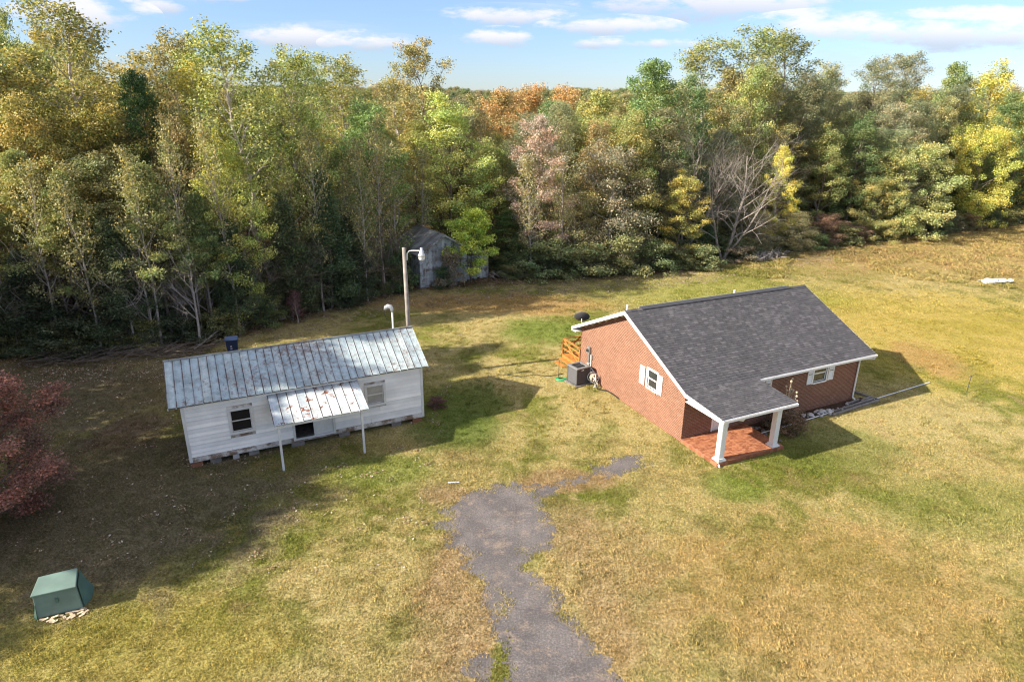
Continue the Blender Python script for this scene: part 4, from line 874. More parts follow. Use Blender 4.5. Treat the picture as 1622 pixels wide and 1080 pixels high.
MB().prism([(-.36,SH_-.22),(SW/2,SR-.03),(SW+.36,SH_-.22),(SW+.36,SH_-.34),(SW/2,SR-.15),(-.36,SH_-.34)], 'y', -.33, -.302).part('rake_board', M['shedwall'], sd)
for i in range(8):
    a = SW+.02+i*.285; MB().box(a, a+.27, .35+rr.uniform(0,.02), .39, rr.uniform(0,.15), 2.15-.02*i, rr.random()).part('wall_plank', M['shedwall'], sd)
MB().slab([(SW+.02,.1,2.35),(SW+2.5,.1,2.1),(SW+2.5,2.6,2.15),(SW+.02,2.6,2.4)], .04).part('lean_to_roof', M['shedroof'], sd)
MB().box(SW+2.24,SW+2.3,.4,2.5,0,2.05).part('wall', M['shedwall'], sd)
pl_ = MB(); pl_.bar((-1.3,54.9,.1),(-.1,55.3,.9),.28,.04); tag(pl_.part('plank', M['timber']), 'loose weathered plank leaning at the right end of the grey shed', 'plank')

# ================================================================ TREES
def leaf_quads(rng, C, CR, per, size, flat=.75, upb=.5, aspect=.62, dirs=None, droop=0.):
    """C clump centres, CR clump radii -> V, F, v, c arrays of small bent leaf faces"""
    n = len(C)*per; ci = np.repeat(np.arange(len(C)), per)
    d = rng.normal(size=(n, 3)); d /= np.linalg.norm(d, axis=1)[:, None]; r = rng.random(n)**.6
    off = d*(r*CR[ci])[:, None]; off[:, 2] *= flat
    p = C[ci] + off; p[:, 2] -= droop*r*CR[ci]
    nrm = rng.normal(size=(n, 3))*.75 + d*.55 + np.array([0, 0, upb]); nrm /= np.linalg.norm(nrm, axis=1)[:, None]
    a = rng.normal(size=(n, 3)) if dirs is None else dirs[ci] + rng.normal(size=(n, 3))*.45
    a -= nrm*(a*nrm).sum(1)[:, None]; a /= np.linalg.norm(a, axis=1)[:, None]; b = np.cross(nrm, a)
    s = (size*rng.uniform(.6, 1.35, n))[:, None]
    V = np.stack([p-a*s*.5, p+b*s*.5*aspect+nrm*s*.08, p+a*s*.5, p-b*s*.5*aspect-nrm*s*.05], 1).reshape(-1, 3)
    F = np.arange(n*4).reshape(-1, 4)
    return V, F, rng.random(n), np.clip(rng.random(len(C))[ci]*.8+rng.random(n)*.2, 0, 1)
PROTO = {}
def tree_proto(key, seed, H, R0, kind, nl=26, cb=.25, per=85, size=.21, clump=.8, bark='bark', twig=5, el=(.15, 1.1), prof='oval', flat=.75, upb=.5, tr=.16, aspect=.62, low=0., curve=.35, wander=.25, droop=0.):
    rng = np.random.default_rng(seed); mb = MB()
    def pf(t):
        if prof == 'oval': return .35+.65*math.sin(math.pi*min(1, .12+.86*t)) if t < .9 else .5
        if prof == 'round': return max(.35, math.sin(math.pi*(.10+.80*t))**.6)
        if prof == 'cone': return 1.02-.93*t
        if prof == 'top': return .3+.75*t if t < .75 else .86-(t-.75)*1.6
        return 1.
    tp = []; x = y = 0.
    for i in range(9):
        z = H*.97*i/8; tp.append((x, y, z)); x += rng.normal()*wander*H/40; y += rng.normal()*wander*H/40
    rr_ = [tr*(1-.9*i/8)*(1.25 if i == 0 else 1) for i in range(9)]
    mb.tube(tp, rr_, 7); T = np.array(tp)
    C = []; CR = []; D = []
    az = rng.random()*6.28
    for k in range(nl):
        t = (k+.5)/nl; z = H*(cb+(1-cb)*t*.96); f = z/(H*.97)*8; i = min(7, int(f)); p0 = T[i]*(1-(f-i))+T[i+1]*(f-i)
        az += 2.4+rng.normal()*.35; e = el[0]+(el[1]-el[0])*t+rng.normal()*.10; ln = R0*pf(t)*rng.uniform(.72, 1.15)
        pts = [p0]; dr_ = np.array([math.cos(az)*math.cos(e), math.sin(az)*math.cos(e), math.sin(e)])
        ns = 5; q = p0.copy()
        for j in range(ns):
            dr_ = dr_ + np.array([0, 0, curve/ns]) + rng.normal(size=3)*.10; dr_ /= np.linalg.norm(dr_); q = q + dr_*ln/ns; pts.append(q.copy())
        r0 = max(.018, tr*(1-z/H)*.45+.012)
        mb.tube(pts, [r0*(1-.8*j/ns) for j in range(ns+1)], 4, cap=False)
        for m_ in range(twig):
            f2 = .30+.70*(m_+.6)/twig; jj = min(ns-1, int(f2*ns)); b0 = pts[jj]+(pts[jj+1]-pts[jj])*(f2*ns-jj)
            dd = (pts[jj+1]-pts[jj]); dd = dd/np.linalg.norm(dd); sd_ = np.cross(dd, [0, 0, 1.]); sd_ /= (np.linalg.norm(sd_)+1e-6)
            sg = 1 if m_ % 2 else -1; tl_ = ln*rng.uniform(.16, .36)*(1.15-f2*.5)
            td = dd*.5+sd_*sg*rng.uniform(.4, 1.)+np.array([0, 0, rng.uniform(-.15, .5)]); td /= np.linalg.norm(td)
            e0 = b0+td*tl_; mb.tube([b0, b0+td*tl_*.5+rng.normal(size=3)*.04, e0], [r0*.4, r0*.28, .008], 3, cap=False)
            C.append(e0); CR.append(clump*rng.uniform(.6, 1.25)); D.append(td)
        C.append(pts[-1]); CR.append(clump*rng.uniform(.7, 1.1)); D.append(dr_)
    for k in range(4): C.append(T[-1]+rng.normal(size=3)*.35+np.array([0, 0, -.2*k])); CR.append(clump*.7); D.append(np.array([0, 0, 1.]))
    C = np.array(C); CR = np.array(CR); D = np.array(D)
    if low:   # foliage down to the ground
        n = int(low); a = rng.random(n)*6.28; rad = R0*np.sqrt(rng.random(n))*.95
        z = rng.random(n)*H*.45; C = np.concatenate([C, np.stack([rad*np.cos(a), rad*np.sin(a), z+.3], 1)]); CR = np.concatenate([CR, clump*rng.uniform(.7, 1.2, n)])
        D = np.concatenate([D, rng.normal(size=(n, 3))])
    V, F, v, c = leaf_quads(rng, C, CR, per, size, flat, upb, aspect, D if kind == 'needle' else None, droop)
    zs = H/V[:, 2].max(); V[:, 2] *= zs; mb.v = [(a_, b_, c_*zs) for a_, b_, c_ in mb.v]
    crown = new_mesh(key + '_crown', V, F, M['needle' if kind == 'needle' else 'leaf'], [('v', v), ('c', c)])
    trunk = mb.mesh(key + '_trunk', M[bark])
    PROTO.setdefault(key, []).append((H, R0, trunk, crown))
def bare_proto(key, seed, H, R0, bark, lean=.0, dens=1.0, top_az=None):
    rng = np.random.default_rng(seed); mb = MB()
    def grow(p, d, ln, r, lv):
        ns = 5 if lv < 2 else 3; pts = [p]; q = p.copy(); dirs = []
        for j in range(ns):
            d = d+rng.normal(size=3)*(.10+.06*lv)+np.array([0, 0, .05 if lv < 3 else .0]); d = d/np.linalg.norm(d); q = q+d*ln/ns; pts.append(q.copy()); dirs.append(d)
        mb.tube(pts, [r*(1-.72*j/ns) for j in range(ns+1)], 6 if lv == 0 else (4 if lv == 1 else 3), cap=False)
        if lv >= 4: return
        nb_ = ([11, 7, 5, 3] if 'bare' in key else [9, 6, 5, 4])[lv]
        for k in range(int(nb_*dens+.5)):
            f = (.22 if lv == 0 else .25)+.75*(k+rng.random()*.6)/nb_; f = min(f, .99); jj = min(ns-1, int(f*ns)); b0 = pts[jj]+(pts[jj+1]-pts[jj])*(f*ns-jj)
            ax = rng.normal(size=3); s = np.cross(dirs[jj], ax); s /= np.linalg.norm(s)
            nd = dirs[jj]*.55+s*rng.uniform(.6, 1.0); nd[2] += .12; nd /= np.linalg.norm(nd)
            grow(b0, nd, ln*rng.uniform(.42, .66)*(1.1-f*.35), r*(1-.72*f)*.55, lv+1)
    grow(np.zeros(3), np.array([lean, 0, 1.]), H*.80, .15*H/12, 0)
    if 'bare' in key:
        grow(np.zeros(3), np.array([-.45, .2, 1.]), H*.72, .12*H/12, 0); grow(np.array([0, 0, .4]), np.array([.75, -.2, 1.]), H*.7, .11*H/12, 0)
    tr_ = mb.mesh(key + '_trunk', M[bark])
    PROTO.setdefault(key, []).append((H, R0, tr_, None))
for s in (1, 2, 3): tree_proto('airy', s, 20, 4.6, 'leaf', nl=34, cb=.36, per=58, size=.16, clump=.80, bark='bark_pale', twig=5, el=(.45, 1.1), prof='top', curve=.55, tr=.26, wander=.9)
tree_proto('oakairy', 4, 20, 5.2, 'leaf', nl=24, cb=.30, per=85, size=.17, clump=.80, bark='bark', twig=6, el=(.35, 1.0), prof='top', curve=.5, tr=.24, wander=.8)
for s in (5, 6, 7): tree_proto('oval', s, 15, 4.0, 'leaf', nl=34, cb=.10, per=120, size=.145, clump=.78, prof='oval', el=(.05, 1.1), flat=.75)
for s in (8, 9): tree_proto('round', s, 15, 4.2, 'leaf', nl=32, cb=.16, per=125, size=.15, clump=.80, prof='round', el=(.0, 1.2), flat=.75)
for s in (10, 11): tree_proto('pine', s, 11, 3.0, 'needle', nl=50, cb=.40, per=95, size=.21, clump=.55, prof='cone', el=(.05, .9), flat=.6, upb=.6, aspect=.17, bark='bark_dark', curve=.3, tr=.13)
for s in (12, 13): tree_proto('vpine', s, 19, 4.0, 'needle', nl=50, cb=.22, per=85, size=.22, clump=.85, prof='oval', el=(.0, 1.0), flat=.65, upb=.5, aspect=.2, bark='bark', curve=.25, tr=.18, droop=.15)
for s in (14, 15): tree_proto('cedar', s, 9, 2.3, 'needle', nl=40, cb=.06, per=110, size=.20, clump=.6, prof='cone', el=(.2, .9), flat=.9, upb=.4, aspect=.22, bark='bark_dark', tr=.10)
for s in (16, 17): tree_proto('sapling', s, 12, 2.2, 'leaf', nl=30, cb=.25, per=18, size=.15, clump=.65, bark='bark_pale', twig=5, el=(.6, 1.15), prof='oval', curve=.5, tr=.10)
for s in (18, 19): tree_proto('low', s, 10, 4.8, 'leaf', nl=32, cb=.08, per=150, size=.14, clump=.78, prof='round', el=(.0, 1.0), low=60, flat=.9)
for s in (20, 21): tree_proto('tangle', s, 8, 3.4, 'leaf', nl=38, cb=.05, per=70, size=.13, clump=.9, prof='round', el=(-.1, 1.0), low=50, twig=8, curve=-.3, bark='bark_pale', droop=.5)
for s in (22, 23, 24): tree_proto('bush', s, 2.6, 1.7, 'leaf', nl=14, cb=.03, per=80, size=.12, clump=.48, prof='round', el=(.1, 1.2), low=16, tr=.04, twig=4)
tree_proto('redbush', 25, 6.6, 3.6, 'leaf', nl=34, cb=.10, per=210, size=.10, clump=.55, prof='round', el=(-.1, 1.1), tr=.11, twig=6, flat=.9)
tree_proto('maple', 26, 6.6, 2.4, 'leaf', nl=26, cb=.18, per=110, size=.15, clump=.6, prof='oval', el=(.0, 1.0), tr=.09, twig=5)
for s in (27, 28): tree_proto('dense', s, 17, 4.0, 'leaf', nl=30, cb=.06, per=40, size=.40, clump=.85, prof='oval', el=(.05, 1.1), low=40)
bare_proto('bare', 31, 13, 5, 'bark_grey', .35, 1.0); bare_proto('bare', 32, 12, 4, 'bark_grey', -.15, 1.0)
bare_proto('deadwood', 33, 8, 2.5, 'bark', .05, .7); bare_proto('deadwood', 34, 9, 2.5, 'bark_pale', -.08, .7)
cnt = {}
TNAME = dict(airy='poplar_tree', oakairy='oak_tree', oval='broadleaf_tree', round='broadleaf_tree', pine='pine_tree', vpine='pine_tree', cedar='cedar_tree', sapling='sapling', low='broadleaf_tree', tangle='vine_covered_tree', bush='bush', dense='broadleaf_tree', redbush='red_leaved_tree', maple='maple_tree', bare='bare_tree', deadwood='dead_tree')
rt = random.Random(77)
def plant(kind, x, y, h, r, tint, label, group=None, which=None, rz=None, cat=None):
    g_ = tint[0]*.3+tint[1]*.6+tint[2]*.1; tint = tuple((c_*.82+g_*.18)*(.94 if q_ == 0 else 1.) for q_, c_ in enumerate(tint))
    P_ = PROTO[kind]; i = cnt.get(kind, 0); cnt[kind] = i+1; H, R0, trk, crw = P_[(i if which is None else which) % len(P_)]
    k = h/H; kr = (r/R0)
    if kind == 'airy': kr *= 1.3
    if kind == 'pine': kr *= .8
    root = thing(TNAME[kind], label, cat or ('bush' if kind == 'bush' else 'tree'), (x, y, -.05), rt.uniform(0, 6.28) if rz is None else rz, group)
    o = add('trunk', trk, root); o.scale = (kr, kr, k)
    if crw:
        o = add('crown', crw, root); o.scale = (kr, kr, k); o.color = (*tint, 1)
    return root
TREES = [
('airy', -28.6, 44, 20.6, 4.6, (0.2, 0.17, 0.05), 'tall open-crowned tulip poplar with thinning olive leaves at the far left of the wood'),
('round', -31.8, 42, 17.6, 4.5, (0.19, 0.15, 0.04), 'yellow-brown broadleaf tree cut by the left edge of the picture above the red bush'),
('airy', -29.5, 50, 17.8, 4.2, (0.24, 0.18, 0.05), 'bronze-yellow tree just right of the tall open-crowned poplar at the far left'),
('round', -26.1, 42, 14.5, 3.8, (0.22, 0.18, 0.04), 'golden-olive tree standing over the two pale pines at the left'),
('round', -28.5, 40, 14.8, 3.4, (0.25, 0.19, 0.05), 'dull gold tree under the tall open-crowned poplar at far left'),
('oval', -24.3, 45, 16.2, 2.6, (0.035, 0.075, 0.025), 'dark glossy green evergreen, darkest crown between the gold and the orange trees'),
('airy', -24.8, 50, 19.2, 3.8, (0.2, 0.16, 0.06), 'tall tree with bronze and olive top directly behind the dark glossy evergreen'),
('oval', -22.1, 44, 14.5, 2.6, (0.23, 0.17, 0.08), 'orange-brown crown beside the dark glossy evergreen'),
('airy', -21.0, 46, 17.4, 3.2, (0.288, 0.24, 0.032), 'bright yellow poplar left of the pair of tall pale-trunked poplars'),
('airy', -16.1, 43, 19.0, 3.8, (0.2, 0.2, 0.05), 'tallest pale-trunked tulip poplar above the left end of the white cottage'),
('airy', -15.4, 46, 17.9, 3.4, (0.2, 0.2, 0.05), 'second pale-trunked poplar, right of the tallest one above the cottage'),
('oval', -17.7, 41, 13.1, 2.8, (0.27, 0.26, 0.05), 'yellow-green tree under the bright yellow poplar'),
('airy', -15.6, 52, 17.5, 3.0, (0.19, 0.2, 0.05), 'slim olive poplar right of the two pale-trunked poplars'),
('airy', -15.4, 60, 18.2, 4.2, (0.2, 0.18, 0.05), 'round-topped olive tree seen against the sky above the white cottage'),
('oval', -14.8, 47, 14.2, 3.2, (0.24, 0.24, 0.06), 'light yellow-green tree below the slim olive poplar'),
('pine', -28.2, 38, 11.7, 3.4, (0.198, 0.189, 0.054), 'pale green pine at the left edge above the dark trunks'),
('pine', -25.4, 37.5, 10.7, 3.0, (0.171, 0.17, 0.048), 'second pale green pine from the left edge, lower than the first'),
('pine', -21.1, 38, 11.0, 3.2, (0.198, 0.2, 0.061), 'pale blue-green pine with pointed top above the left end of the cottage roof'),
('pine', -19.1, 39, 9.3, 2.8, (0.118, 0.14, 0.041), 'darker green pine right of the pointed pale blue-green pine'),
('cedar', -23.2, 37, 8.1, 2.2, (0.058, 0.072, 0.032), 'dark cedar between the two groups of pale pines'),
('cedar', -28.1, 36.5, 6.3, 2.6, (0.042, 0.054, 0.027), 'blackish cedar low at the left edge beside the red bush'),
('cedar', -17.5, 40, 7.5, 2.0, (0.053, 0.072, 0.032), 'dark cedar under the tallest pale-trunked poplar'),
('cedar', -15.3, 43, 8.8, 2.2, (0.053, 0.068, 0.027), 'narrow dark cedar behind the middle of the cottage roof'),
('cedar', -13.4, 45.5, 10.0, 2.6, (0.053, 0.077, 0.032), 'taller dark cedar left of the small grey shed'),
('cedar', -12.0, 47, 7.0, 2.2, (0.037, 0.05, 0.023), 'blackish cedar nearest the left side of the grey shed'),
('round', -11.0, 53, 14.7, 4.0, (0.12, 0.18, 0.05), 'round mid-green tree crown up behind the grey shed and its lamp pole'),
('oval', -12.5, 50, 11.8, 3.0, (0.17, 0.19, 0.06), 'dull green tree left of the round mid-green crown'),
('sapling', -9.3, 52, 11.8, 2.2, (0.2, 0.17, 0.08), 'thin greyish tree with few leaves rising behind the lamp pole'),
('sapling', -8.0, 56, 10.9, 2.2, (0.22, 0.19, 0.09), 'second thin greyish tree with few leaves, behind the shed roof'),
('airy', -11.4, 68, 17.0, 4.6, (0.22, 0.18, 0.07), 'orange-tinged airy tree left of the highest oak in the middle'),
('oakairy', -7.1, 64, 20.1, 5.2, (0.22, 0.17, 0.06), 'highest oak in the middle, its bare forking limbs showing through thin leaves'),
('oval', -5.4, 58, 15.4, 4.6, (0.28, 0.29, 0.07), 'large pale yellow-green tree behind the shed'),
('oval', -8.5, 58, 13.0, 3.4, (0.24, 0.2, 0.05), 'golden-green tree between the round mid-green crown and the pale yellow-green one'),
('round', -1.6, 72, 15.9, 4.6, (0.30, 0.175, 0.065), 'orange-crowned maple left of centre on the skyline'),
('round', 1.4, 78, 16.7, 4.4, (0.30, 0.175, 0.065), 'second orange maple, right of and behind the first on the skyline'),
('oval', -2.1, 62, 11.4, 3.4, (0.22, 0.22, 0.06), 'olive tree in front of the orange maples'),
('round', 2.5, 57, 13.5, 3.6, (0.29, 0.20, 0.18), 'pinkish brown tree with dried leaf clusters in the middle of the wood edge'),
('oval', -0.7, 58, 5.4, 2.4, (0.07, 0.11, 0.03), 'dark green small tree right of the bright yellow-green tree by the shed'),
('round', 6.8, 84, 16.7, 4.8, (0.30, 0.175, 0.065), 'brownish tree on the skyline right of the orange maples'),
('round', 8.3, 68, 15.8, 4.2, (0.25, 0.22, 0.06), 'green and gold maple behind the vine-covered tree'),
('tangle', 8.8, 59, 11.6, 4.0, (0.19, 0.155, 0.11), 'brown vine-covered tree right of the pinkish brown one'),
('tangle', 5.6, 58, 7.1, 2.6, (0.23, 0.19, 0.08), 'lower tan vine tangle at the foot of the pinkish brown tree'),
('oval', 13.1, 65, 18.3, 5.0, (0.12, 0.17, 0.05), 'big full green tree left of the bare pale tree'),
('oval', 11.5, 66, 14.5, 3.6, (0.16, 0.19, 0.05), 'green tree tucked behind the left side of the big full green tree'),
('oval', 17.9, 70, 17.5, 3.8, (0.1, 0.14, 0.05), 'dark green tree behind the bare pale tree'),
('airy', 20.9, 76, 21.3, 5.4, (0.19, 0.18, 0.05), 'left one of the three tall airy poplars on the right skyline'),
('airy', 24.8, 78, 22.4, 5.4, (0.18, 0.18, 0.05), 'middle and highest of the three tall airy poplars on the right skyline'),
('airy', 30.7, 80, 22.3, 5.4, (0.15, 0.15, 0.05), 'right one of the three tall airy poplars on the right skyline'),
('oval', 26.7, 74, 17.7, 3.6, (0.2, 0.18, 0.08), 'dull olive tree below the gap between two airy poplars'),
('bare', 20.2, 61.5, 12.6, 5.2, (0.3, 0.3, 0.3), 'bare pale grey tree with sweeping limbs at the wood edge behind the brick house'),
('bare', 16.3, 62, 12.6, 3.6, (0.3, 0.3, 0.3), 'smaller bare grey tree left of the sweeping bare one'),
('oval', 15.2, 60, 8.9, 2.9, (0.336, 0.264, 0.048), 'small yellow tree in front of the bare pale tree'),
('oval', 26.9, 67, 10.8, 2.2, (0.384, 0.32, 0.032), 'bright yellow slim tree right of the bare pale tree'),
('tangle', 24.5, 65, 4.6, 2.2, (0.17, 0.14, 0.08), 'brown brushy tangle at the foot of the bare pale tree'),
('tangle', 28.9, 67, 4.3, 2.4, (0.26, 0.21, 0.1), 'tan brushy tree under the bright yellow slim tree'),
('vpine', 37.4, 84, 19.3, 4.0, (0.19, 0.18, 0.09), 'wispy grey-brown pine on the skyline left of the pine group'),
('vpine', 37.8, 78, 14.0, 3.8, (0.15, 0.15, 0.06), 'broad olive pine below the wispy skyline pine'),
('vpine', 43.3, 84, 20.1, 4.2, (0.16, 0.15, 0.08), 'left one of the two highest dark-topped pines at the right'),
('vpine', 49.3, 87, 20.7, 4.4, (0.15, 0.14, 0.08), 'right one of the two highest dark-topped pines at the right'),
('vpine', 43.9, 79, 14.8, 4.2, (0.21, 0.18, 0.11), 'pinkish brown pine with drooping sprays in front of the two highest pines'),
('tangle', 33.6, 70, 2.9, 2.4, (0.22, 0.12, 0.08), 'red-brown leafed small tree left of the big tan-green bushy tree'),
('tangle', 37.1, 71, -0.3, 1.8, (0.2, 0.1, 0.08), 'dark red low shrub at the field edge beside the big tan-green bushy tree'),
('low', 43.9, 74, 11.2, 5.4, (0.25, 0.24, 0.08), 'big bushy tan-green tree standing out at the field edge'),
('low', 39.8, 72.5, 7.3, 3.4, (0.28, 0.23, 0.07), 'lower tan bushy tree joined to the left side of the big tan-green one'),
('oval', 59.0, 94, 20.0, 4.2, (0.15, 0.17, 0.05), 'green pointed tree on the skyline between the pines and the yellow trees'),
('oval', 63.6, 92, 20.3, 5.6, (0.34, 0.29, 0.05), 'tall golden tree at the right end of the skyline'),
('low', 56.9, 82, 12.7, 4.6, (0.304, 0.272, 0.032), 'yellow tree with low boughs in front of the tall golden one'),
('oval', 64.3, 86, 15.7, 5.2, (0.32, 0.264, 0.032), 'bright yellow tree cut by the right edge'),
('oval', 53.4, 86, 15.6, 3.6, (0.24, 0.21, 0.09), 'dull grey-gold tree right of the pinkish brown pine'),
('oval', -3.5, 53.2, 6.4, 2.2, (0.288, 0.32, 0.024), 'bright yellow-green young maple in front of the grey shed'),
]
for kd, x, y, h, r, tint, lb in TREES:
    if kd == 'bush': h = 1.9
    if lb.startswith('dark red low shrub'): h = 2.2
    if lb.startswith('red-brown leafed'): h = 3.6
    if lb.startswith('bright yellow-green young'): kd = 'maple'; r = 2.3
    rz = {'bare pale grey tree': 0.}.get(lb[:19])
    plant(kd, x, y, h, r, tint, lb, rz=rz)
plant('redbush', -18.3, 19.4, 6.1, 3.4, (.18, .075, .06), 'large red-leaved tree at the left edge beside the shaded lawn', cat='tree')
plant('bush', -18.3, 16.8, 1.6, 1.5, (.12, .13, .04), 'green bush low at the left edge below the red-leaved tree')
# trees beyond the left edge of the frame that shade the cottage and lawn
for i, (p, a0, h, r) in enumerate([(18.0,-32.5,14.5,3.4),(20.6,-27.0,14.6,3.4),(23.0,-29,18,3.8),(25.2,-25.5,17.5,3.6),(27.6,-23.5,19,3.8),(30.4,-22.5,20,4.0),(33.2,-24,20.5,4.0),(36.0,-21.5,19.5,3.8),(29,-33,22,4.6),(34.5,-33,22,4.6),(38,-33,19,4.2),(41,-35,19,4.4),(44,-33,18,4.4),(47,-36,19,4.6),(50,-33,18,4.4),(39.5,-39,20,4.6),(45,-41,20,4.6),(41.5,-27,14,3.6),(44.5,-25.5,14.5,3.6),(47.5,-27,15,3.8),(43,-31,16,3.8),(46,-30,16,3.8),(24,-33,18,4)]):
    ca, sa = math.cos(SUN_AZ), math.sin(SUN_AZ)
    plant('dense', a0*ca-p*sa, a0*sa+p*ca, h, r, rt.choice([(.2,.17,.05),(.12,.13,.04),(.24,.16,.05)]), 'broadleaf tree standing left of the picture beyond the red-leaved tree', 'trees left of the picture that shade the cottage lawn')
# bushes along the wood edge (px position read as metres)
BU = [(2.8,54.8,3.6,2.8,(.14,.15,.06),'green bushy thicket nearest the right side of the shed plank'),(6.2,55.4,3.2,2.6,(.19,.19,.08),'light green bush at the wood edge, directly below the tan vine tangle'),
 (9.6,56.0,3.8,2.6,(.21,.20,.08),'yellow-green bush under the brown vine-covered tree'),(12.6,57.2,3.0,2.3,(.11,.125,.05),'dark green bush left of the small yellow tree'),(17.6,58.6,2.4,2.2,(.13,.14,.06),'low green bush right of the small yellow tree'),
 (.6,56.6,3.6,2.2,(.09,.11,.04),'dark bush in the shade just right of the shed'),(-8.9,50.4,3.6,1.7,(.06,.09,.035),'dark green bush against the left wall of the shed'),(-5.7,51.3,1.9,.9,(.05,.09,.035),'small dark evergreen against the pale planks of the shed front'),
 (-5.2,51.6,3.4,1.3,(.17,.13,.10),'brown vine mass climbing the shed gable under the young maple'),(21.6,61.5,1.8,1.9,(.18,.13,.09),'brown brush below the bare pale tree'),(31.5,67.6,2.0,2.2,(.13,.16,.05),'green bush at the field edge right of the tan brushy tree'),
 (35.5,69.6,2.4,2.0,(.15,.14,.05),'olive bush at the field edge left of the big tan-green tree'),(49.5,77.6,2.8,2.6,(.10,.13,.04),'dark green bush at the field edge right of the big tan-green tree'),(27.9,65.6,1.6,1.8,(.20,.16,.07),'tan brush at the field edge under the bright yellow slim tree'),
 (-20.6,38.3,2.4,1.9,(.05,.06,.035),'dark bush behind the navy bin'),(-25.5,36.0,2.6,2.2,(.045,.055,.03),'dark bush at the wood edge left of the brush pile'),(-12.3,46.3,1.9,1.6,(.06,.08,.04),'dark bush at the wood edge behind the crimson-leaved sapling'),
 (-4.9,28.6,1.1,.7,(.09,.14,.04),'green weeds behind the right end of the white cottage'),(-3.7,29.3,.6,.5,(.12,.05,.05),'dark red low weeds at the right end of the white cottage')]
for (x, y, h, r, c_, lb) in BU: plant('bush', x, y, h, r, c_, lb)
plant('sapling', -14.6, 42.0, 2.4, .9, (.14, .05, .06), 'thin crimson-leaved sapling behind the cottage roof')
# brown dead shrub and seed stalks between the porch and the right front window
b0 = to_world(BH, BY, 5.1, -.95)
plant('bush', b0[0], b0[1], 1.35, 1.25, (.13, .075, .045), 'big rust-brown dead shrub between the porch column and the rocks')
sk = thing('seed_stalks', 'bare tan stalks with dry seed heads rising above the porch roof edge', 'plant', (*to_world(BH, BY, 5.7, -.55), 0)); rr = random.Random(31); m_ = MB(); hd_ = MB()
for k in range(16):
    a = rr.uniform(0, 6.28); l_ = rr.uniform(.1, .42); h_ = rr.uniform(1.3, 2.35); p1 = (l_*.5*math.cos(a), l_*.5*math.sin(a), h_*.5); p2 = (l_*math.cos(a)+rr.uniform(-.1,.1), l_*math.sin(a), h_); m_.tube([(0,0,0), p1, p2], [.016,.012,.008], 4)
    hd_.lathe([(0,-.05),(.05,-.02),(.055,.02),(.03,.06),(0,.07)], p2, 6)
m_.part('stalk', M['tan'], sk, kind='stuff'); hd_.part('seed_head', M['tan'], sk, kind='stuff')

def where(b, d):
    nm = [(-.72, 'left of the pale green pines'), (-.52, 'behind the pale green pines'), (-.40, 'between the pines and the tallest poplar'), (-.29, 'behind the pale-trunked poplars'), (-.19, 'left of the lamp pole'), (-.07, 'behind the shed'),
          (.03, 'behind the pinkish brown tree'), (.12, 'behind the vine-covered tree'), (.22, 'left of the bare pale tree'), (.34, 'behind the bare pale tree'), (.46, 'behind the tan brushy tree'), (.58, 'behind the big tan-green tree'), (.70, 'near the yellow trees'), (9, 'past the right edge')]
    return ('in the wood ' if d < 14 else 'deeper in the wood ') + next(n_ for v__, n_ in nm if b < v__)
# slender pale-stemmed trees standing at the left wood edge
for k, (x, off) in enumerate([(-24.6,.6),(-21.4,.8),(-17.6,.4),(-15.2,1.4),(-13.6,.5),(-12.2,1.6),(-11.0,.4),(-10.0,1.2),(-26.8,.9),(-19.6,1.6),(1.5,1.0),(4.2,2.0)]):
    y = float(edge_y(x))+off
    plant('sapling', x, y, 10.5+(k*37 % 5)*.8, 1.7, (.20,.17,.07), 'slender pale-stemmed tree at the wood edge ' + where(x/y, 0).replace('in the wood ', ''), 'slender pale-stemmed trees at the wood edge')
# dead low trunks in the dark left wood and slender pale ones
for k in range(60):
    x = rt.uniform(-31, -8); y = float(edge_y(x))+rt.uniform(.3, 5)
    if -9 < x < -1: continue
    plant('deadwood', x, y, rt.uniform(5, 9), rt.uniform(1.5, 2.4), (0,0,0), 'thin dead leafless tree ' + where(x/y, 0), 'dead leafless trees in the dark wood edge ' + where(x/y, 0))
# fill of the wood behind the front rows; its height follows the skyline of the place
SKY = [(-.705,.142),(-.655,.134),(-.606,.079),(-.555,.072),(-.506,.09),(-.461,.095),(-.421,.07),(-.381,.085),(-.339,.08),(-.326,.057),(-.281,.055),(-.253,.055),(-.212,.020),(-.184,.03),(-.11,.04),(-.067,.020),(-.013,.015),(.032,.02),(.103,.03),(.165,.045),(.234,.06),(.302,.07),(.382,.07),(.476,.055),(.522,.05),(.605,.04),(.689,.045),(.9,.05)]
FILL = [('oval', (.20,.19,.055), 'olive-yellow broadleaf tree standing in the depth of the wood', 'olive-yellow trees deep in the wood'),
        ('round', (.21,.165,.07), 'bronze-brown broadleaf tree standing in the depth of the wood', 'bronze-brown trees deep in the wood'),
        ('oval', (.10,.14,.045), 'green broadleaf tree standing in the depth of the wood', 'green broadleaf trees deep in the wood'),
        ('airy', (.23,.20,.05), 'thin-crowned yellowing tree standing in the depth of the wood', 'thin-crowned yellowing trees deep in the wood'),
        ('cedar', (.055,.085,.035), 'dark evergreen standing in the depth of the wood', 'dark evergreens deep in the wood'),
        ('sapling', (.24,.20,.09), 'slender half-bare grey tree standing in the depth of the wood', 'slender half-bare trees deep in the wood'),
        ('vpine', (.15,.14,.07), 'grey-green pine standing in the depth of the wood', 'grey-green pines deep in the wood')]
placed = [(t_[1], t_[2]) for t_ in TREES]; n = 0; tries = 0
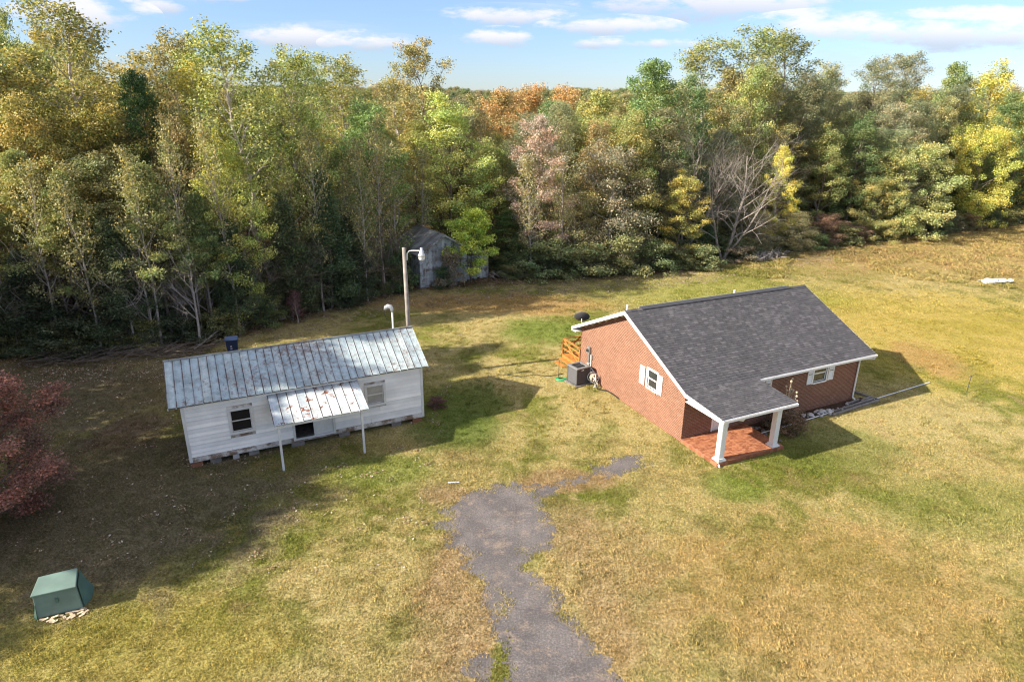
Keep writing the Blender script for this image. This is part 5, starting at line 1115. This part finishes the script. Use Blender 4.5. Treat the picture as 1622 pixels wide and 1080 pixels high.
while n < 205 and tries < 6000:
    tries += 1; row = rt.random(); x = rt.uniform(-48, 84); y = float(edge_y(x))+4+25*row**1.2
    if abs(x) > .92*y+2: continue
    if min((x-a)**2+(y-b)**2 for a, b in placed) < 5.2: continue
    lx, ly = local((-7.45, 51.0), .57, x, y)
    if -2 < lx < 8.5 and -2 < ly < 7.5: continue
    placed.append((x, y)); b = x/y; hm = CAM_H + y*np.interp(b, [s[0] for s in SKY], [s[1] for s in SKY]) - 1.2
    wts = [.26,.20,.16,.12,.08,.10,.08] if x < 20 else [.18,.14,.14,.08,.04,.10,.32]
    kd, c_, lb, gr_ = rt.choices(FILL, wts)[0]
    h = hm*rt.uniform(.62, 1.02); 
    if kd == 'cedar': h = rt.uniform(7, 11)
    j = rt.uniform(.8, 1.2); c_ = (min(.5, c_[0]*j*rt.uniform(.85,1.15)), min(.5, c_[1]*j), c_[2]*j)
    lb = lb.replace('in the depth of the wood', where(x/y, y-float(edge_y(x)))); gr_ += ', ' + where(x/y, y-float(edge_y(x)))
    plant(kd, x, y, h, {'cedar': 2.2, 'sapling': 2.0, 'airy': 3.6}.get(kd, 3.4)*rt.uniform(.85, 1.2), c_, lb, gr_); n += 1
# undergrowth at the foot of the wood and far wood beyond (stuff)
rng = np.random.default_rng(51)
x = rng.uniform(-48, 84, 2600); y = np.interp(x, [e[0] for e in EDGE], [e[1] for e in EDGE])+.8+rng.random(2600)**1.6*18
k = (np.abs(x) < y*.95); lx, ly = local((-7.45, 51.0), .57, x, y); k &= ~((lx > -1.2) & (lx < 7.6) & (ly > -2.2) & (ly < 6)); k &= rng.random(2600) < np.where(x < 0, .45, .62)
def far_copy(key, i):
    crw = PROTO[key][i][3].copy(); crw.materials.clear(); crw.materials.append(M['leaf_far']); return crw
scatter('undergrowth', np.stack([x[k], y[k], 0*x[k]-.1], 1), [far_copy('bush', i) for i in range(3)], smin=.35, smax=.95, seed=6)
x = rng.uniform(-330, 420, 5200); y = rng.uniform(80, 430, 5200); k = (y > edge_y(np.clip(x, -60, 95))+22) & (np.abs(x) < y*.98)
x, y = x[k], y[k]
scl = np.interp(x/y, [s[0] for s in SKY], [s[1] for s in SKY]); scl = np.minimum((CAM_H + y*np.minimum(scl, .022)*rng.uniform(.0, 1.0, len(x))), 22)/15
scatter('far_wood', np.stack([x, y, 0*x-.1], 1), [far_copy('oval', 0), far_copy('round', 0), far_copy('oval', 2), far_copy('round', 1)], scales=scl, seed=7)
# fallen leaves and twigs
def litter_proto(seed):
    r_ = np.random.default_rng(seed); V, F, v, c = leaf_quads(r_, np.array([[0, 0, .03]]), np.array([.35]), 14, .075, .05, 2.)
    return new_mesh('leaf_litter', V, F, M['litter'], [('v', v), ('c', c)])
x = rng.uniform(-34, 40, 9000); e = edge_y(x); y = e-rng.random(9000)**1.4*11+6
k = (np.abs(x) < y+2) & (y > 10); x2 = rng.uniform(-22, -3, 1500); y2 = rng.uniform(17, 40, 1500); k2 = (drive_field(x2, y2) > .3) & (rng.random(1500) < .35); x2, y2 = x2[k2], y2[k2]
scatter('fallen_leaves', np.stack([np.r_[x[k], x2], np.r_[y[k], y2], np.zeros(k.sum()+len(x2))+.02], 1), [litter_proto(i) for i in range(3)], smin=.6, smax=1.2, seed=8)
# brush pile and fallen limbs at the left wood edge
rr = random.Random(44)
bp_ = MB()
for k in range(170):
    x, y = rr.uniform(-27.5, -18.4), 0; y = float(edge_y(x))-.9+rr.uniform(-.9, .9); a = rr.uniform(-.5, .9); l_ = rr.uniform(.6, 2.4); z = rr.uniform(.03, .5)
    p = (x, y, z); q = (x+l_*math.cos(a)*.5, y+l_*math.sin(a)*.5, z+rr.uniform(-.02, .25)); e = (x+l_*math.cos(a+.3), y+l_*math.sin(a+.3), z+rr.uniform(-.02, .3)); bp_.tube([p, q, e], [.03, .02, .01], 4)
tag(bp_.part('brush_pile', M['bark'], kind='stuff'), 'long low heap of cut branches along the dark left wood edge', 'brush')
fb_ = thing('fallen_limb', 'long pale fallen limb lying at a slant beside the navy bin', 'branch', (-19.3, 36.8, 0)); MB().tube([(0,0,.05),(.4,.7,.3),(.75,1.6,.6),(1.4,2.6,1.0)], [.06,.05,.04,.02], 6).part('limb', M['bark_pale'], fb_); MB().tube([(.4,.7,.3),(.2,1.3,.5)], [.03,.01], 4).part('twig', M['bark_pale'], fb_)
bp_ = MB()
for k in range(70):
    x = rr.uniform(23.0, 26.6); y = float(edge_y(x))-1.0+rr.uniform(-.7, .7); a = rr.uniform(0, 6.28); l_ = rr.uniform(.5, 1.4); z = rr.uniform(.0, .3)
    bp_.tube([(x, y, z), (x+l_*.5*math.cos(a), y+l_*.5*math.sin(a), z+.45), (x+l_*math.cos(a), y+l_*math.sin(a), z+rr.uniform(.1, .9))], [.03, .022, .01], 4)
tag(bp_.part('brush_pile', M['bark_pale'], kind='stuff'), 'heap of bare arching branches at the field edge right of the bare pale tree', 'brush')
dp_ = MB(); b = to_world((-7.45, 51.0), .57, 6.6, -.2)
for k in range(14):
    x, y = b[0]+rr.uniform(0, 1.9), b[1]+rr.uniform(-.5, .7); a = rr.uniform(0, 3.1); l_ = rr.uniform(.4, 1.2); dp_.bar((x, y, .05+rr.random()*.3), (x+l_*math.cos(a), y+l_*math.sin(a), .05+rr.random()*.5), .16, .03)
tag(dp_.part('plank_heap', M['timber']), 'tumbled grey boards at the right end of the shed', 'boards')
